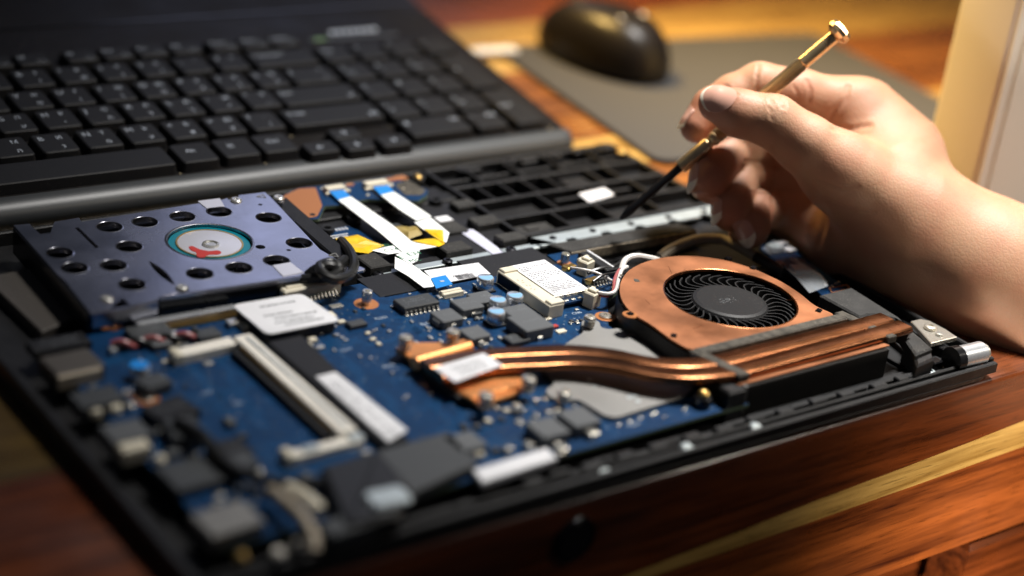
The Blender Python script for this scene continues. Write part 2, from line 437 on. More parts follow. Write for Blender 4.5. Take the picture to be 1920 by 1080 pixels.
# drawer front under the apron
dr = MB().box(262, TY0+9, -98, 210, 18, 33, 0, 2.0).build('drawer', M['wood_dark'], table)
MB().box(70, TY0+40, -140, 1370, 30, 120, 0, 0).build('inner_rail', M['wood_dark'], table)
for x in (TX0+40, TX1-40):
    for y in (TY0+60, 620):
        mb = MB().box(x, y, -384, 50, 50, 732, 0, 2); mb.build('leg', M['wood_dark'], table)

# ------------------------------------------------------------------ mouse mat, mouse, upright panel
mm = MB()
r8 = R_(-8); c8, s8 = math.cos(r8), math.sin(r8)
def matp(x, y): return (160+c8*x-s8*y, 100+s8*x+c8*y)
mat_o = MB().prism(round_poly([matp(0, 0), matp(222, 0), matp(222, 172), matp(0, 172)], 9, 6), .4, 3.0, .6).build('mouse_mat', M['mousemat'])
tag(mat_o, 'dark grey cloth mouse mat lying on the table beside the keyboard', 'mouse mat')
MB().prism(rrect(*at(927, 94, 4)[:2], 27, 9, 1.5, r8), 3.1, 4.6, .4).build('mat_tag', M['white'], mat_o, label='small pale tag at the corner of the mat')

mouse = thing('computer_mouse', (229, 231, 3), 'glossy black computer mouse with pale lettering resting on the grey mat', 'mouse')
mb = MB(); nu, nv = 40, 18; vs = []; fs = []
for j in range(nv+1):
    ph = j/nv*math.pi/2
    for i in range(nu):
        t = 2*math.pi*i/nu
        cx = math.copysign(abs(math.cos(t))**.85, math.cos(t)); sx = math.copysign(abs(math.sin(t))**.85, math.sin(t))
        k = math.cos(ph)**.55
        lx, ly = 31*cx*k*(1-.10*max(0, sx)), 54*sx*k
        lz = 36*math.sin(ph)**.9*(1-.16*((ly+12)/54)**2)
        vs.append((lx, ly, lz+4))
ang = R_(8); ca, sa = math.cos(ang), math.sin(ang)
def mpos(x, y, z):
    x, y, z = x*.80, y*.80, z*.80
    return (229+ca*x-sa*y, 231+sa*x+ca*y, z+3)
vs = [mpos(*p) for p in vs]
for j in range(nv):
    for i in range(nu): fs.append((j*nu+i, j*nu+(i+1) % nu, (j+1)*nu+(i+1) % nu, (j+1)*nu+i))
mb.add(vs, fs); mb.build('shell', M['mouse'], mouse, smooth=1.2)
mb = MB()
vs = [mpos(31.3*math.cos(t)*k, 54.3*math.sin(t)*k, z) for z, k in ((.3, .93), (3.2, .99), (4.2, .98)) for t in [2*math.pi*i/40 for i in range(40)]]
mb.add(vs, [(j*40+i, j*40+(i+1) % 40, (j+1)*40+(i+1) % 40, (j+1)*40+i) for j in range(2) for i in range(40)]+[tuple(range(39, -1, -1))])
mb.build('base', M['black'], mouse)
# pale lettering on the palm end, too blurred to read: the letters stand as small strokes
mb = MB()
for i in range(5):
    x = -12+i*5.2
    q = [mpos(x, -24, 38.0), mpos(x+3.4, -24, 38.0), mpos(x+3.8, -20, 38.9), mpos(x+.4, -20, 38.9)]
    mb.add(q, [(0, 1, 2, 3)])
mb.build('lettering', M['white'], mouse)
mb = MB().tube([mpos(0, 18, 32.5), mpos(0, 24, 34.2), mpos(0, 31, 32.2)], 3.2, 12); mb.build('scroll_wheel', M['black'], mouse)

pn = thing('white_panel', (360, -5, 0), 'white upright panel standing on the table behind the wrist', 'panel')
MB().prism(round_poly([(240.0, -20), (620, -20), (620, 10), (240.0, 10)], 1.6), 0.2, 330, 1).build('board', M['panel'], pn)
MB().box(243.2, -20.9, 165, 5.0, 2.2, 329, 0, .8).build('edge_strip', M['panel'], pn)
MB().box(437, -20.5, 165, 374, 1.4, 329, 0, .5).build('face_sheet', M['panel'], pn)
# ================================================================== LAPTOP CHASSIS
CX0, CX1, CY0, CY1 = -194.0, 143.0, -121.0, 116.5
ch = thing('laptop_chassis', (-20, -2, 0), 'black plastic laptop shell lying upside down and opened, holding the blue board', 'laptop')
# floor of the shell and its rim
MB().prism(rrect((CX0+CX1)/2, (CY0+CY1)/2, CX1-CX0, CY1-CY0, 9), .6, 2.6, .5).build('shell_floor', M['black'], ch)
def rim(poly, z0, z1, name='rim', mat='black', chf=.5, **kw): return MB().prism(poly, z0, z1, chf).build(name, M[mat], ch, **kw)
rim([(CX0, CY0), (CX1, CY0), (CX1, CY0+2.2), (CX0, CY0+2.2)], 2.5, 6.6)
rim([(CX0+6, CY0+3.2), (CX1-3, CY0+3.2), (CX1-3, CY0+4.6), (CX0+6, CY0+4.6)], 2.5, 7.4)
rim([(CX0, CY0+2.2), (CX0+3.4, CY0+2.2), (CX0+3.4, CY1), (CX0, CY1)], 2.5, 8.0)
rim([(CX0+3.4, CY1-2.2), (CX1, CY1-2.2), (CX1, CY1), (CX0+3.4, CY1)], 2.5, 8.2)
rim([(CX1-2.2, CY0+2.2), (CX1, CY0+2.2), (CX1, CY1-2.2), (CX1-2.2, CY1-2.2)], 2.5, 8.0)
# near channel with clips, ribs and rubber feet
rim([(-150, -116.4), (24, -116.4), (24, -111.5), (-150, -111.5)], 2.5, 4.6, 'channel_ledge')
rim([(24, -116.4), (112, -116.4), (112, -107), (24, -107)], 2.5, 4.2, 'channel_ledge')
clip = MB().box(-100, -114.2, 3.6, 7, 3.2, 4.0, 0, .4).build('clip', M['black'], ch)
for x in (-74, -52, -37, -21, -6, 8, 22, 37, 52, 66, 81, 95, 104): dup(clip, (x+random.uniform(-2, 2), -114.2+random.uniform(-.6, .6), 3.4), ch)
slotp = MB().box(-30, -114.2, 5.0, 9, 2.0, 2.0, 0, .2).build('rib', M['black'], ch)
for x in (-88, -63, -44, -14, 14, 30, 45, 60, 74, 88): dup(slotp, (x, -112.6, 4.4), ch)
foot = None
for u, v in ((1285, 840), (1413, 801)):
    x, y, _ = at(u, v, 6)
    if foot is None: foot = MB().box(x, y, 6.2, 4.2, 3.4, 2.4, 0, .7).build('rubber_stop', M['zinc'], ch, label='small pale rubber stop in the near channel')
    else: dup(foot, (x, y, 5.0), ch)
x, y, _ = at(1128, 885, 5); dup(foot, (x, y, 4.2), ch)

# touchpad well: black plate, steel strips, screws, sheets
TP = rim([(-47, 30), (33, 30), (33, 84), (-47, 84)], 2.5, 6.6, 'touchpad_plate', 'film')
st = [((693, 513), (752, 507)), ((757, 508), (838, 493)), ((844, 491), (922, 476)), ((944, 471), (1007, 459))]
strip0 = None
for (a, b), (c, d) in st:
    p, q = at(a, b, 8), at(c, d, 8)
    xm = (p[0]+q[0])/2; L_ = q[0]-p[0]
    MB().box(xm, 31.6, 7.3, L_, 4.2, 1.2, R_(-.5), .25).build('steel_strip', M['zinc'], ch)
scr = MB().lathe([(2.1, 0), (2.1, .9), (1.6, 1.3), (.9, 1.35), (.7, .8), (0, .8)], 0, 0, 0, 18)
sc0 = None
for u, v in ((709, 514), (839, 490), (958, 468)):
    x, y, _ = at(u, v, 8.4)
    if sc0 is None:
        sc0 = MB(); sc0.v, sc0.f, sc0.m = [(p[0]+x, p[1]+y, p[2]+7.9) for p in scr.v], scr.f, scr.m; sc0 = sc0.build('screw', M['blackened'], ch)
    else: dup(sc0, (x, y, 7.9), ch)
# black film sheets in front of the strips
rim([(-52, 12), (-31, 12), (-31, 28.6), (-52, 28.6)], 8.6, 9.2, 'black_sheet', 'film', .1)
rim([(-6, 11), (31, 11), (31, 28.8), (-6, 28.8)], 8.4, 8.9, 'black_sheet', 'film', .1)
rim([(31.5, 14), (138, 14), (138, 36), (31.5, 36)], 2.6, 4.0, 'black_sheet', 'film', .1)
rim([(47, -13), (139, -13), (139, 13.6), (47, 13.6)], 2.6, 3.2, 'black_sheet', 'film', .1)
# barcode label in front of the strips
bl = outline([(795, 507), (897, 492), (920, 513), (820, 533)], 9.4)
lab = MB().prism(bl, 9.0, 9.3).build('barcode_label', M['white'], ch, label='cream paper label printed with a barcode and upside-down digits')
b0, b1, b3 = np.array(bl[0]), np.array(bl[1]), np.array(bl[3])
mb = MB(); t = .40
for i in range(34):
    w = random.choice((.006, .010, .016)); t += w+random.choice((.006, .01))
    if t > .74: break
    p = lambda a, b: (*(b0+(b1-b0)*a+(b3-b0)*b), 9.36)
    mb.add([p(t-w, .62), p(t, .62), p(t, .90), p(t-w, .90)], [(0, 3, 2, 1)])
mb.build('barcode', M['ink'], lab, smooth=0)
mb = MB(); exv = (b0-b1)/np.linalg.norm(b1-b0); eyv = (b3-b0)/np.linalg.norm(b3-b0)
text_mesh(mb, '201327', 2.5, (*(b0+(b1-b0)*.66+(b3-b0)*.58), 9.34), (*exv, 0), (*eyv, 0), (0, 0, 1), .02)
text_mesh(mb, 'K19P', 2.3, (*(b0+(b1-b0)*.97+(b3-b0)*.86), 9.34), (*exv, 0), (*eyv, 0), (0, 0, 1), .02)
mb.build('digits', M['ink'], lab, smooth=0)
# the woven white tape
tp = outline([(857, 431), (888, 430), (949, 476), (929, 480)], 7.4)
wt = MB().prism(tp, 6.6, 7.4).build('woven_tape', M['cloth_label'], ch, label='white woven tape strip beside the touchpad')
mb = MB(); a0, a1, a2, a3 = [np.array(p) for p in tp]
for i in range(11):
    t = .06+i*.085
    for k in range(3):
        s = .15+k*.27
        c = (a0*(1-t)+a3*t)*(1-s)+(a1*(1-t)+a2*t)*s
        mb.box(c[0], c[1], 7.5, 2.2, .7, .24, R_(-35), .1)
o_ = mb.build('tape_weave', M['cloth_label'], wt); o_['kind'] = 'stuff'
# foam blocks
def foam(u, v, sx, sy, z0, h, rot=0, mat='foam', **kw):
    x, y, _ = at(u, v, z0+h); return MB().box(x, y, z0+h/2, sx, sy, h, rot, .5).build('foam_block', M[mat], ch, **kw)
foam(700, 487, 9.5, 12, 6.6, 4.4); foam(852, 461, 12.5, 8, 6.6, 3.8); foam(910, 411, 12.5, 8, 6.6, 3.6)
foam(958, 442, 12, 7, 6.6, 3.6); foam(870, 380, 10, 7, 6.6, 3.4)
foam(842, 421, 10, 14, 6.6, 2.0); 
x, y, _ = at(832, 409, 9.2); MB().box(x, y, 8.85, 6.5, 5, .3, 0, .05).build('small_label', M['white'], ch, label='small white sticker on a foam block')
# right plate between well and keyboard frame
rim([(3, 31), (33, 31), (33, 100), (3, 100)], 6.5, 7.0, 'side_plate', 'film', .1)
rim([(-47, 84.2), (33, 84.2), (33, 92), (-47, 92)], 2.6, 8.0, 'cross_bar', 'black')
rim([(-47, 97), (33, 97), (33, 113), (-47, 113)], 2.6, 5.0, 'rear_ledge', 'black')
# screw bosses and catches along the rear
boss = MB().lathe([(3.2, 0), (3.0, 5.2), (2.2, 5.4), (1.5, 5.2), (1.4, 3), (0, 3)], 26, 106, 4, 16).build('screw_boss', M['black'], ch)
for x, y in ((52, 109), (78, 110), (104, 109), (128, 110), (7, 92), (-22, 80), (-38, 74), (21, 84)): dup(boss, (x, y, 4), ch)
MB().lathe([(2.0, 0), (2.0, 1.2), (1.4, 1.7), (.7, 1.6), (0, 1.2)], 26, 106, 9.2, 14).build('screw', M['gold'], ch, label='brass coloured screw by the rear edge')
MB().lathe([(2.0, 0), (2.0, 1.2), (1.4, 1.7), (.7, 1.6), (0, 1.2)], *at(1165, 282, 10)[:2], 8.6, 14).build('screw', M['gold'], ch, label='brass coloured screw at the rear right corner')
for x, y, sx, sy, h in ((32, 111, 6, 5, 6), (60, 112.5, 8, 3, 4.5), (92, 112.5, 10, 3, 4.5), (120, 112, 6, 4, 6), (134, 110, 7, 7, 7.5), (14, 112, 10, 3, 4), (40, 102, 12, 2, 5)):
    MB().box(x, y, 2.6+h/2, sx, sy, h, 0, .4).build('catch', M['black'], ch)

# keyboard frame: sunk pockets between ribs
FX0, FX1 = 33.5, 140.5
rim([(FX0, 38), (FX1, 38), (FX1, 113), (FX0, 113)], 2.5, 3.4, 'pocket_floor', 'black', .1)
def rib(x0, y0, x1, y1, w=1.7, z1=9.4):
    a = math.atan2(y1-y0, x1-x0)
    return MB().box((x0+x1)/2, (y0+y1)/2, 3.3+(z1-3.3)/2, math.hypot(x1-x0, y1-y0), w, z1-3.3, a, .35).build('rib', M['black'], ch)
for y in (39.2, 56.5, 74.5, 91.5): rib(FX0+1, y, FX1-1, y, 2.0)
rib(FX0, 38.5, FX0, 113, 2.2, 9.8); rib(60, 40, 60, 56, 1.5); rib(84, 40, 84, 56, 1.5); rib(110, 40, 110, 56, 1.5)
rib(66, 57, 66, 74, 1.5); rib(70, 65, 112, 65, 1.5); rib(90, 57, 90, 74, 1.5); rib(118, 57, 118, 74, 1.5)
for x in (45.5, 57.5, 69.5, 82, 106, 117): rib(x, 75, x, 91, 1.5)
for x in (52, 74, 97, 121): rib(x, 92, x, 112, 1.4)
rib(36, 102, 138, 102, 1.4, 7.4)
rim([(37, 41), (58, 41), (58, 55), (37, 55)], 3.4, 5.2, 'raised_floor', 'foam', .3)
rim([(86, 41), (108, 41), (108, 55), (86, 55)], 3.4, 5.4, 'raised_floor', 'black', .3)
rim([(36, 58), (64, 58), (64, 73), (36, 73)], 3.4, 5.0, 'raised_floor', 'black', .3)
rim([(91, 76), (104, 76), (104, 90), (91, 90)], 3.4, 6.4, 'raised_floor', 'black', .3)
MB().prism(outline([(1085, 363), (1133, 352), (1152, 365), (1105, 379)], 9.8), 9.45, 9.8).build('paper_label', M['white'], ch, label='blank white sticker on the keyboard frame ribs')
x, y, _ = at(996, 425, 6); MB().box(x, y, 5.5, 6, 4, .6, 0, .1).build('small_label', M['foam'], ch)

# scalloped zinc bracket with the foam bar in front of it
bx = []
p0 = at(994, 446, 8)[:2]; p1 = at(1345, 384, 8)[:2]
yb = (p0[1]+p1[1])/2-1
top = [(p0[0], yb+1.8), (p1[0]+2, yb+1.8)]
low = []
x = p1[0]+2
while x > p0[0]+8:
    low += [(x, yb-6.8), (x-13, yb-6.8), (x-14, yb-4.6), (x-17.5, yb-4.6)]; x -= 18.5
low += [(p0[0]+8, yb-7.2), (p0[0]+3, yb-7.2)]
br = MB().prism(top+low, 6.8, 8.0, .15).build('bracket', M['zinc'], ch, label='pale zinc bracket strip with scalloped edge behind the foam bar')
for i in range(5):
    x = p0[0]+9+i*21; MB().lathe([(1.5, 0), (1.5, .5), (0, .6)], x, yb-2.4, 8.0, 12).build('rivet', M['blackened'], br)
fb = outline([(1028, 457), (1269, 417), (1305, 428), (1071, 471)], 10.5)
fo = MB().prism(fb, 4.2, 10.5, .5).build('foam_bar', M['foam'], ch, label='long grey foam bar with a cut beige edge')
e0, e1 = np.array(fb[3]), np.array(fb[2]); nrm_ = np.array([(e1-e0)[1], -(e1-e0)[0]]); nrm_ = nrm_/np.linalg.norm(nrm_)
MB().prism([tuple(e0), tuple(e1), tuple(e1+nrm_*.6), tuple(e0+nrm_*.6)], 6.2, 9.9, .1).build('cut_edge', M['foamedge'], fo)

# right flank: dark textured cover with a rounded cut-out, hinge and hinge barrel
fl = outline([(560, 400), (770, 350), (1090, 550), (1240, 690), (1310, 755), (1200, 800), (1130, 700), (1160, 650), (1120, 590), (1050, 555), (960, 530), (880, 530), (830, 548)], 14, 3.556, 1380, 440)
MB().prism(fl, 5.0, 14.0, .7).build('side_cover', M['foam'], ch, smooth=.5, label='dark speckled plastic cover along the right edge')
MB().prism(outline([(1200, 800), (1310, 755), (1330, 800), (1215, 850)], 14, 3.556, 1380, 440), 3, 12.5, .9).build('corner_post', M['black'], ch)
rim([(108, -118), (141, -118), (141, -60), (108, -60)], 2.6, 4.0, 'flank_floor', 'black', .2)
hg = MB().prism(outline([(1165, 575), (1230, 560), (1290, 572), (1400, 630), (1475, 680), (1300, 722), (1235, 650)], 10, 3.556, 1380, 440), 8.2, 10.0, .3).build('hinge_bracket', M['screw'], ch, label='shiny stamped steel hinge bracket')
x, y, _ = at(1745, 612, 11)
MB().lathe([(2.6, 0), (2.6, 1.3), (1.7, 1.7), (.9, 1.6), (.8, .9), (0, .9)], x, y, 10, 16).build('screw', M['screw'], hg)
x, y, _ = at(1762, 624, 11); MB().lathe([(1.7, 0), (1.6, .8), (0, 1.0)], x, y, 10, 12).build('rivet', M['tin'], hg)
c0, c1 = at(1795, 672, 8.5), at(1838, 662, 8.5)
MB().tube([c0, c0*.35+c1*.65, c1], 4.6, 28).build('hinge_barrel', M['alu'], ch, label='polished hinge barrel at the near right corner')
dirv = (c1-c0)/np.linalg.norm(c1-c0)
MB().tube([c0-dirv*3.4, c0+dirv*.4], 5.0, 28).build('barrel_cap', M['blackgloss'], ch)
MB().tube([c1, c1+dirv*2.2], 3.4, 20).build('hinge_pin', M['screw'], ch)
for u, v, sx, sy, h in ((1712, 662, 4, 3, 4), (1725, 690, 7, 4, 3), (1752, 684, 5, 4, 4.5), (1775, 696, 5, 3, 3), (1742, 652, 3, 5, 6), (1765, 660, 4, 4, 5)):
    x, y, _ = at(u, v, 5); MB().box(x, y, 2.6+h/2, sx, sy, h, 0, .4).build('lug', M['blackgloss'], ch)
x, y, _ = at(1743, 694, 6)
MB().lathe([(2.2, 0), (2.2, .8), (1.4, 1.0), (1.2, .2), (0, .2)], x, y, 5, 16).build('screw', M['zinc'], ch)
# small blue board under a clear film at the right rear
sp = outline([(1425, 462), (1440, 446), (1470, 452), (1530, 496), (1592, 541), (1552, 560), (1525, 536), (1470, 500)], 11)
sb = thing('side_board', (122, -30, 4), 'small blue circuit board under clear crinkled film at the right edge', 'circuit board')
MB().prism(sp, 9.4, 10.4).build('board', M['pcb'], sb)
MB().strip(smooth_path([at(1481, 485, 11.2), at(1538, 518, 11.2), at(1549, 537, 11.2)], 2), 1.3, .5).build('bracket_line', M['white'], sb, label='white printed angle line')
mb = MB(); pl = outline([(1555, 540), (1588, 534), (1594, 541), (1560, 549)], 10.6)
for i in range(4):
    a, b = np.array(pl[i]), np.array(pl[(i+1) % 4]); mb.strip([(*a, 10.5), (*b, 10.5)], .5, .2)
mb.build('printed_frame', M['pad_copper'], sb)
for u, v, sx, sy, m_, h in ((1452, 470, 6, 5, 'zinc', 3), (1465, 460, 5, 3, 'white', 2), (1500, 505, 7, 6, 'silvertape', 1.6), (1568, 530, 1.2, 1.2, 'tin', .5), (1560, 534, 1.2, 1.2, 'tin', .5), (1574, 527, 1.2, 1.2, 'tin', .5), (1552, 527, 1.2, 1.2, 'tin', .5), (1460, 494, 4, 3, 'pad_copper', 1.2), (1480, 470, 5, 4, 'white', 1.5)):
    x, y, _ = at(u, v, 11); MB().box(x, y, 10.4+h/2, sx, sy, h, random.uniform(-.3, .3), .2).build('component', M[m_], sb)
gl = bpy.data.materials.new('clear_film'); gl.use_nodes = True
b = gl.node_tree.nodes['Principled BSDF']; b.inputs['Base Color'].default_value = (.75, .8, .85, 1); b.inputs['Roughness'].default_value = .06; b.inputs['Alpha'].default_value = .22; b.inputs['Specular IOR Level'].default_value = 1.0
film = outline([(1428, 466), (1452, 449), (1478, 466), (1535, 510), (1552, 540), (1518, 548), (1492, 520)], 13)
mb = MB(); ctr = np.mean(np.array(film), 0)
vs = [(*ctr, 15.0)]+[(x, y, 12.4+random.uniform(-1, 1.6)) for x, y in film]+[(*(np.array(p)*.5+ctr*.5), 14+random.uniform(-1.2, 1.0)) for p in film]
n = len(film)
mb.add(vs, [(0, n+1+i, n+1+(i+1) % n) for i in range(n)]+[(n+1+i, 1+i, 1+(i+1) % n, n+1+(i+1) % n) for i in range(n)])
mb.build('clear_film', gl, sb, smooth=.3)
# ================================================================== MOTHERBOARD
ZB = 9.0
mbd = thing('motherboard', (-80, -45, 4), 'blue circuit board crowded with chips, slots and silver cans in the opened laptop', 'motherboard')
board_poly = [(-179, -109), (24, -108), (24, -86), (16, -83), (15.5, -40), (30, -22), (46, -14), (46, 20), (32, 20), (31.5, 11.4), (-50, 11.4), (-52.6, 25), (-179, 25)]
bd = MB().prism(board_poly, 7.6, ZB, .12).build('board', [M['pcb'], M['pcbedge']], mbd)
for p in bd.data.polygons: p.material_index = 0 if abs(p.normal.z) > .5 else 1
def on(u, v, z=ZB): return at(u, v, z)
def comp(name, u, v, sx, sy, h, mat, rot=0.0, top=True, ch=None, **kw):
    x, y, _ = at(u, v, ZB+h if top else ZB)
    return MB().box(x, y, ZB+h/2, sx, sy, h, rot, ch).build(name, M[mat], mbd, **kw)

# silver can capacitors
def can(u, v, name='can_capacitor'):
    x, y, _ = at(u, v, ZB+5.6)
    o = MB().lathe([(3.25, .9), (3.3, 1.2), (3.05, 1.7), (3.3, 2.2), (3.3, 5.1), (3.05, 5.5), (2.6, 5.6), (0, 5.6)], x, y, ZB, 32).build(name, M['alu'], mbd)
    MB().box(x, y, ZB+.45, 6.4, 6.4, .9, 0, .2).build('foot', M['black'], o)
    seg = [(x+2.75*math.cos(t), y+2.75*math.sin(t)) for t in [R_(150+i*12) for i in range(19)]] 
    MB().prism(seg, ZB+5.6, ZB+5.66).build('polarity_mark', M['capblue'], o)
    return o
for u, v in ((911, 519), (966, 552), (934, 560), (931, 582)): can(u, v)
# grey chokes
def choke(u, v, sx, sy, h, rot=0, mat='choke', pins=True):
    x, y, _ = at(u, v, ZB+h)
    o = MB().prism(rrect(x, y, sx, sy, .8, rot), ZB+.5, ZB+h, .35).build('choke', M[mat], mbd)
    MB().box(x, y, ZB+.3, sx*.9, sy*.9, .6, rot, .1).build('base', M['black'], o)
    if pins:
        for s in (-1, 1):
            MB().box(x+math.cos(rot)*s*0-math.sin(rot)*0, y-sy/2-.05, ZB+1.0, 2.0, .9, 1.8, 0, .25).build('pin', M['tin'], o); break
    return o
choke(876, 568, 10.0, 9.0, 3.6); choke(905, 556, 9.5, 8.5, 3.2); choke(838, 590, 9.5, 9.0, 3.4); choke(890, 622, 9.0, 8.5, 3.4)
big = choke(995, 602, 13.0, 12.5, 5.0); choke(973, 582, 11, 9, 4.2); choke(828, 598, 5.5, 5, 2.6)
choke(969, 632, 9, 6, 2.0, 0, 'chip', False)
choke(1027, 800, 11, 11, 4.6); choke(1086, 780, 11, 11, 4.6); choke(873, 826, 11, 10, 4.0); choke(1052, 836, 4, 4, 3.0, 0, 'tin', False); choke(823, 594, 4, 4, 2, 0, 'chip', False)
# square driver chip with a comb of legs
def soic(u, v, sx, sy, h, n, rot=0, sides=(-1,)):
    x, y, _ = at(u, v, ZB+h)
    o = MB().prism(rrect(x, y, sx, sy, .3, rot), ZB+.5, ZB+h, .3).build('chip', M['chip'], mbd)
    c, s = math.cos(rot), math.sin(rot)
    leg0 = None
    for sd in sides:
        for i in range(n):
            lx, ly = -sx/2+sx*(i+.5)/n, sd*(sy/2)
            px, py = x+c*lx-s*ly, y+s*lx+c*ly
            if leg0 is None:
                mb = MB(); w = .34*sx/n*1.3
                mb.strip([(px, py, ZB+1.3), (px, py+sd*.5, ZB+1.3), (px, py+sd*.8, ZB+.25), (px, py+sd*1.6, ZB+.15)], w, .18)
                leg0 = mb.build('leg', M['tin'], o, origin=(px, py, ZB))
            else: dup(leg0, (px, py, ZB), o)
    return o
soic(781, 563, 15.5, 8.0, 3.0, 8)
soic(1118, 520, 12, 3.0, 2.6, 8)
# cream flat-cable connector next to the blue cable end
x, y, _ = on(846, 547, ZB+1.6); cn = MB().box(x, y, ZB+1.0, 9.2, 3.4, 2.0, R_(1), .3).build('cable_connector', M['cream'], mbd)
MB().box(x, y+.3, ZB+2.15, 9.0, 1.4, .4, R_(1), .1).build('latch', M['cream'], cn)
for s in (-1, 1): MB().box(x+s*5.6, y-.4, ZB+.5, 1.8, 2.4, 1.0, 0, .2).build('solder_tab', M['tin'], cn)
mb = MB()
for i in range(14): mb.box(x-4+i*.62, y-1.9, ZB+.25, .3, .8, .5, 0, .02)
mb.build('pins', M['tin'], cn)['kind'] = 'stuff'
# standoffs
def standoff(u, v, h, r, base=None, ring=4.6):
    x, y, _ = at(u, v, ZB+h)
    if ring: MB().lathe([(ring, 0), (ring, .12), (0, .12)], x, y, ZB, 30).build('copper_ring', M['pad_copper'], mbd)
    return MB().lathe([(r, .1), (r, h-.3), (r-.25, h), (r*.55, h), (r*.5, h-1.4), (0, h-1.4)], x, y, ZB, 24).build('standoff', M['tin'], mbd)
standoff(689, 545, 5.4, 1.9); standoff(1061, 475, 4.4, 1.75, ring=3.0)
def ringscrew(u, v, r=4.2, z=ZB, head=True):
    x, y, _ = at(u, v, z)
    MB().lathe([(r, 0), (r, .12), (r*.3, .12)], x, y, z, 28).build('copper_ring', M['pad_copper'], mbd)
    if head: MB().lathe([(2.5, .1), (2.5, .6), (2.0, 1.0), (.8, 1.0), (.6, .5), (0, .5)], x, y, z, 20).build('screw', M['screw'], mbd)
ringscrew(1135, 594, 4.0); ringscrew(207, 611, 4.0, head=False); ringscrew(275, 748, 4.2)
x, y, _ = on(207, 611); MB().lathe([(1.5, .1), (1.5, .5), (0, .5)], x, y, ZB, 16).build('screw_hole', M['black'], mbd)

# memory slot: cream bar with two arms
def bar(name, pts, z0, h, mat, par=None, chf=.4, **kw): return MB().prism(pts, z0, z0+h, chf).build(name, M[mat], par or mbd, **kw)
slot = bar('memory_slot', [(-121.0, -73.8), (-114.4, -73.8), (-114.4, -3.0), (-121.0, -3.0)], ZB, 4.6, 'ivory', label='cream memory slot bar with two side arms')
bar('slot_lip', [(-124.2, -71), (-121.2, -71), (-121.2, -8), (-124.2, -8)], ZB, 2.4, 'black', slot, .1)
bar('arm', [(-143, -7.4), (-121.1, -6.6), (-121.1, -0.8), (-143, -2.0)], ZB, 3.6, 'ivory', slot)
bar('arm', [(-139.5, -78.6), (-114.6, -78.4), (-114.6, -74.0), (-139.5, -74.2)], ZB, 3.0, 'ivory', slot)
for x, y in ((-143, -4.6), (-140.8, -76.4)): MB().box(x, y, ZB+2.2, 3.0, 6.2, 4.2, 0, .6).build('latch', M['cream'], slot)
mb = MB()
for i in range(60): mb.box(-121.3, -70+i*1.02, ZB+3.4, .7, .42, .9, 0, .02)
mb.build('contacts', M['gold'], slot)['kind'] = 'stuff'
MB().box(-117.2, -38.5, ZB+4.8, 1.0, 66, .5, 0, .15).build('metal_rail', M['zinc'], slot)
for x in (-116.6, -133): MB().box(x, -76.3, ZB+3.4, 5, 3, 1.0, 0, .3).build('rail_clip', M['zinc'], slot)
for x, y in ((-134, -10.6), (-118, -77), (-116, -81.5)): MB().box(x, y, ZB+.5, 3.4, 2.2, 1, 0, .3).build('solder_tab', M['tin'], mbd)
bs = bar('memory_slot', [(-110.6, -84), (-101.8, -84), (-97.4, -9), (-110.8, -9)], ZB, 3.4, 'film', label='black slot bar with a white printed label on its near half')
bl_ = MB().prism(outline([(592, 706), (629, 697), (764, 806), (728, 828)], ZB+3.7), ZB+3.4, ZB+3.75, .05).build('paper_label', M['white'], bs)
mb = MB()
for k in range(3):
    for i in range(20):
        if random.random() < .8: mb.box(-104+k*-1.9, -44-i*1.9, ZB+3.79, .7, random.uniform(.6, 1.5), .03, 0, .005)
mb.build('print', M['choke'], bl_)['kind'] = 'stuff'
# big white sticker on its metal can
wp = round_poly(outline([(1172, 622), (1528, 563), (1728, 700), (1352, 772)], 14.2, 2.7, 0, 340), 3.0, 5)
cover = MB().prism(inset(wp, 1.0) if sum(wp[i-1][0]*wp[i][1]-wp[i][0]*wp[i-1][1] for i in range(len(wp))) > 0 else inset(wp[::-1], 1.0), ZB, 13.6, .5).build('metal_can', M['black'], mbd)
stk = MB().prism(wp, 13.6, 14.0, .15).build('paper_label', M['white'], cover, label='large white rounded sticker with faint printed lines')
mb = MB(); w0, w1, w3 = np.array(at(1172/2.7, 340+622/2.7, 14)[:2]), np.array(at(1528/2.7, 340+563/2.7, 14)[:2]), np.array(at(1352/2.7, 340+772/2.7, 14)[:2])
for (a0_, a1_, b) in ((.30, .78, .22), (.22, .60, .5), (.30, .9, .62), (.26, .8, .74), (.34, .86, .84)):
    t = a0_
    while t < a1_:
        l = random.uniform(.012, .035); p = w0+(w1-w0)*t+(w3-w0)*b
        mb.box(p[0], p[1], 14.02, l*26, 1.1, .03, R_(-2), .005); t += l+.014
mb.build('print', M['choke'], stk)['kind'] = 'stuff'
# drive connector: bright bar with a comb of gold pins
dc = MB().box(-126, 21.2, ZB+1.4, 38, 3.0, 2.8, R_(-1), .3).build('drive_connector', M['alu'], mbd, label='long bright connector bar with gold pins in front of the drive')
pin0 = None
for i in range(42):
    px = -144.5+i*.9
    if pin0 is None: pin0 = MB().box(px, 18.6, ZB+.5, .42, 3.0, .5, 0, .05).build('pin', M['gold'], dc, origin=(px, 18.6, ZB+.2))
    else: dup(pin0, (px, 18.6-.012*i, ZB+.2), dc)
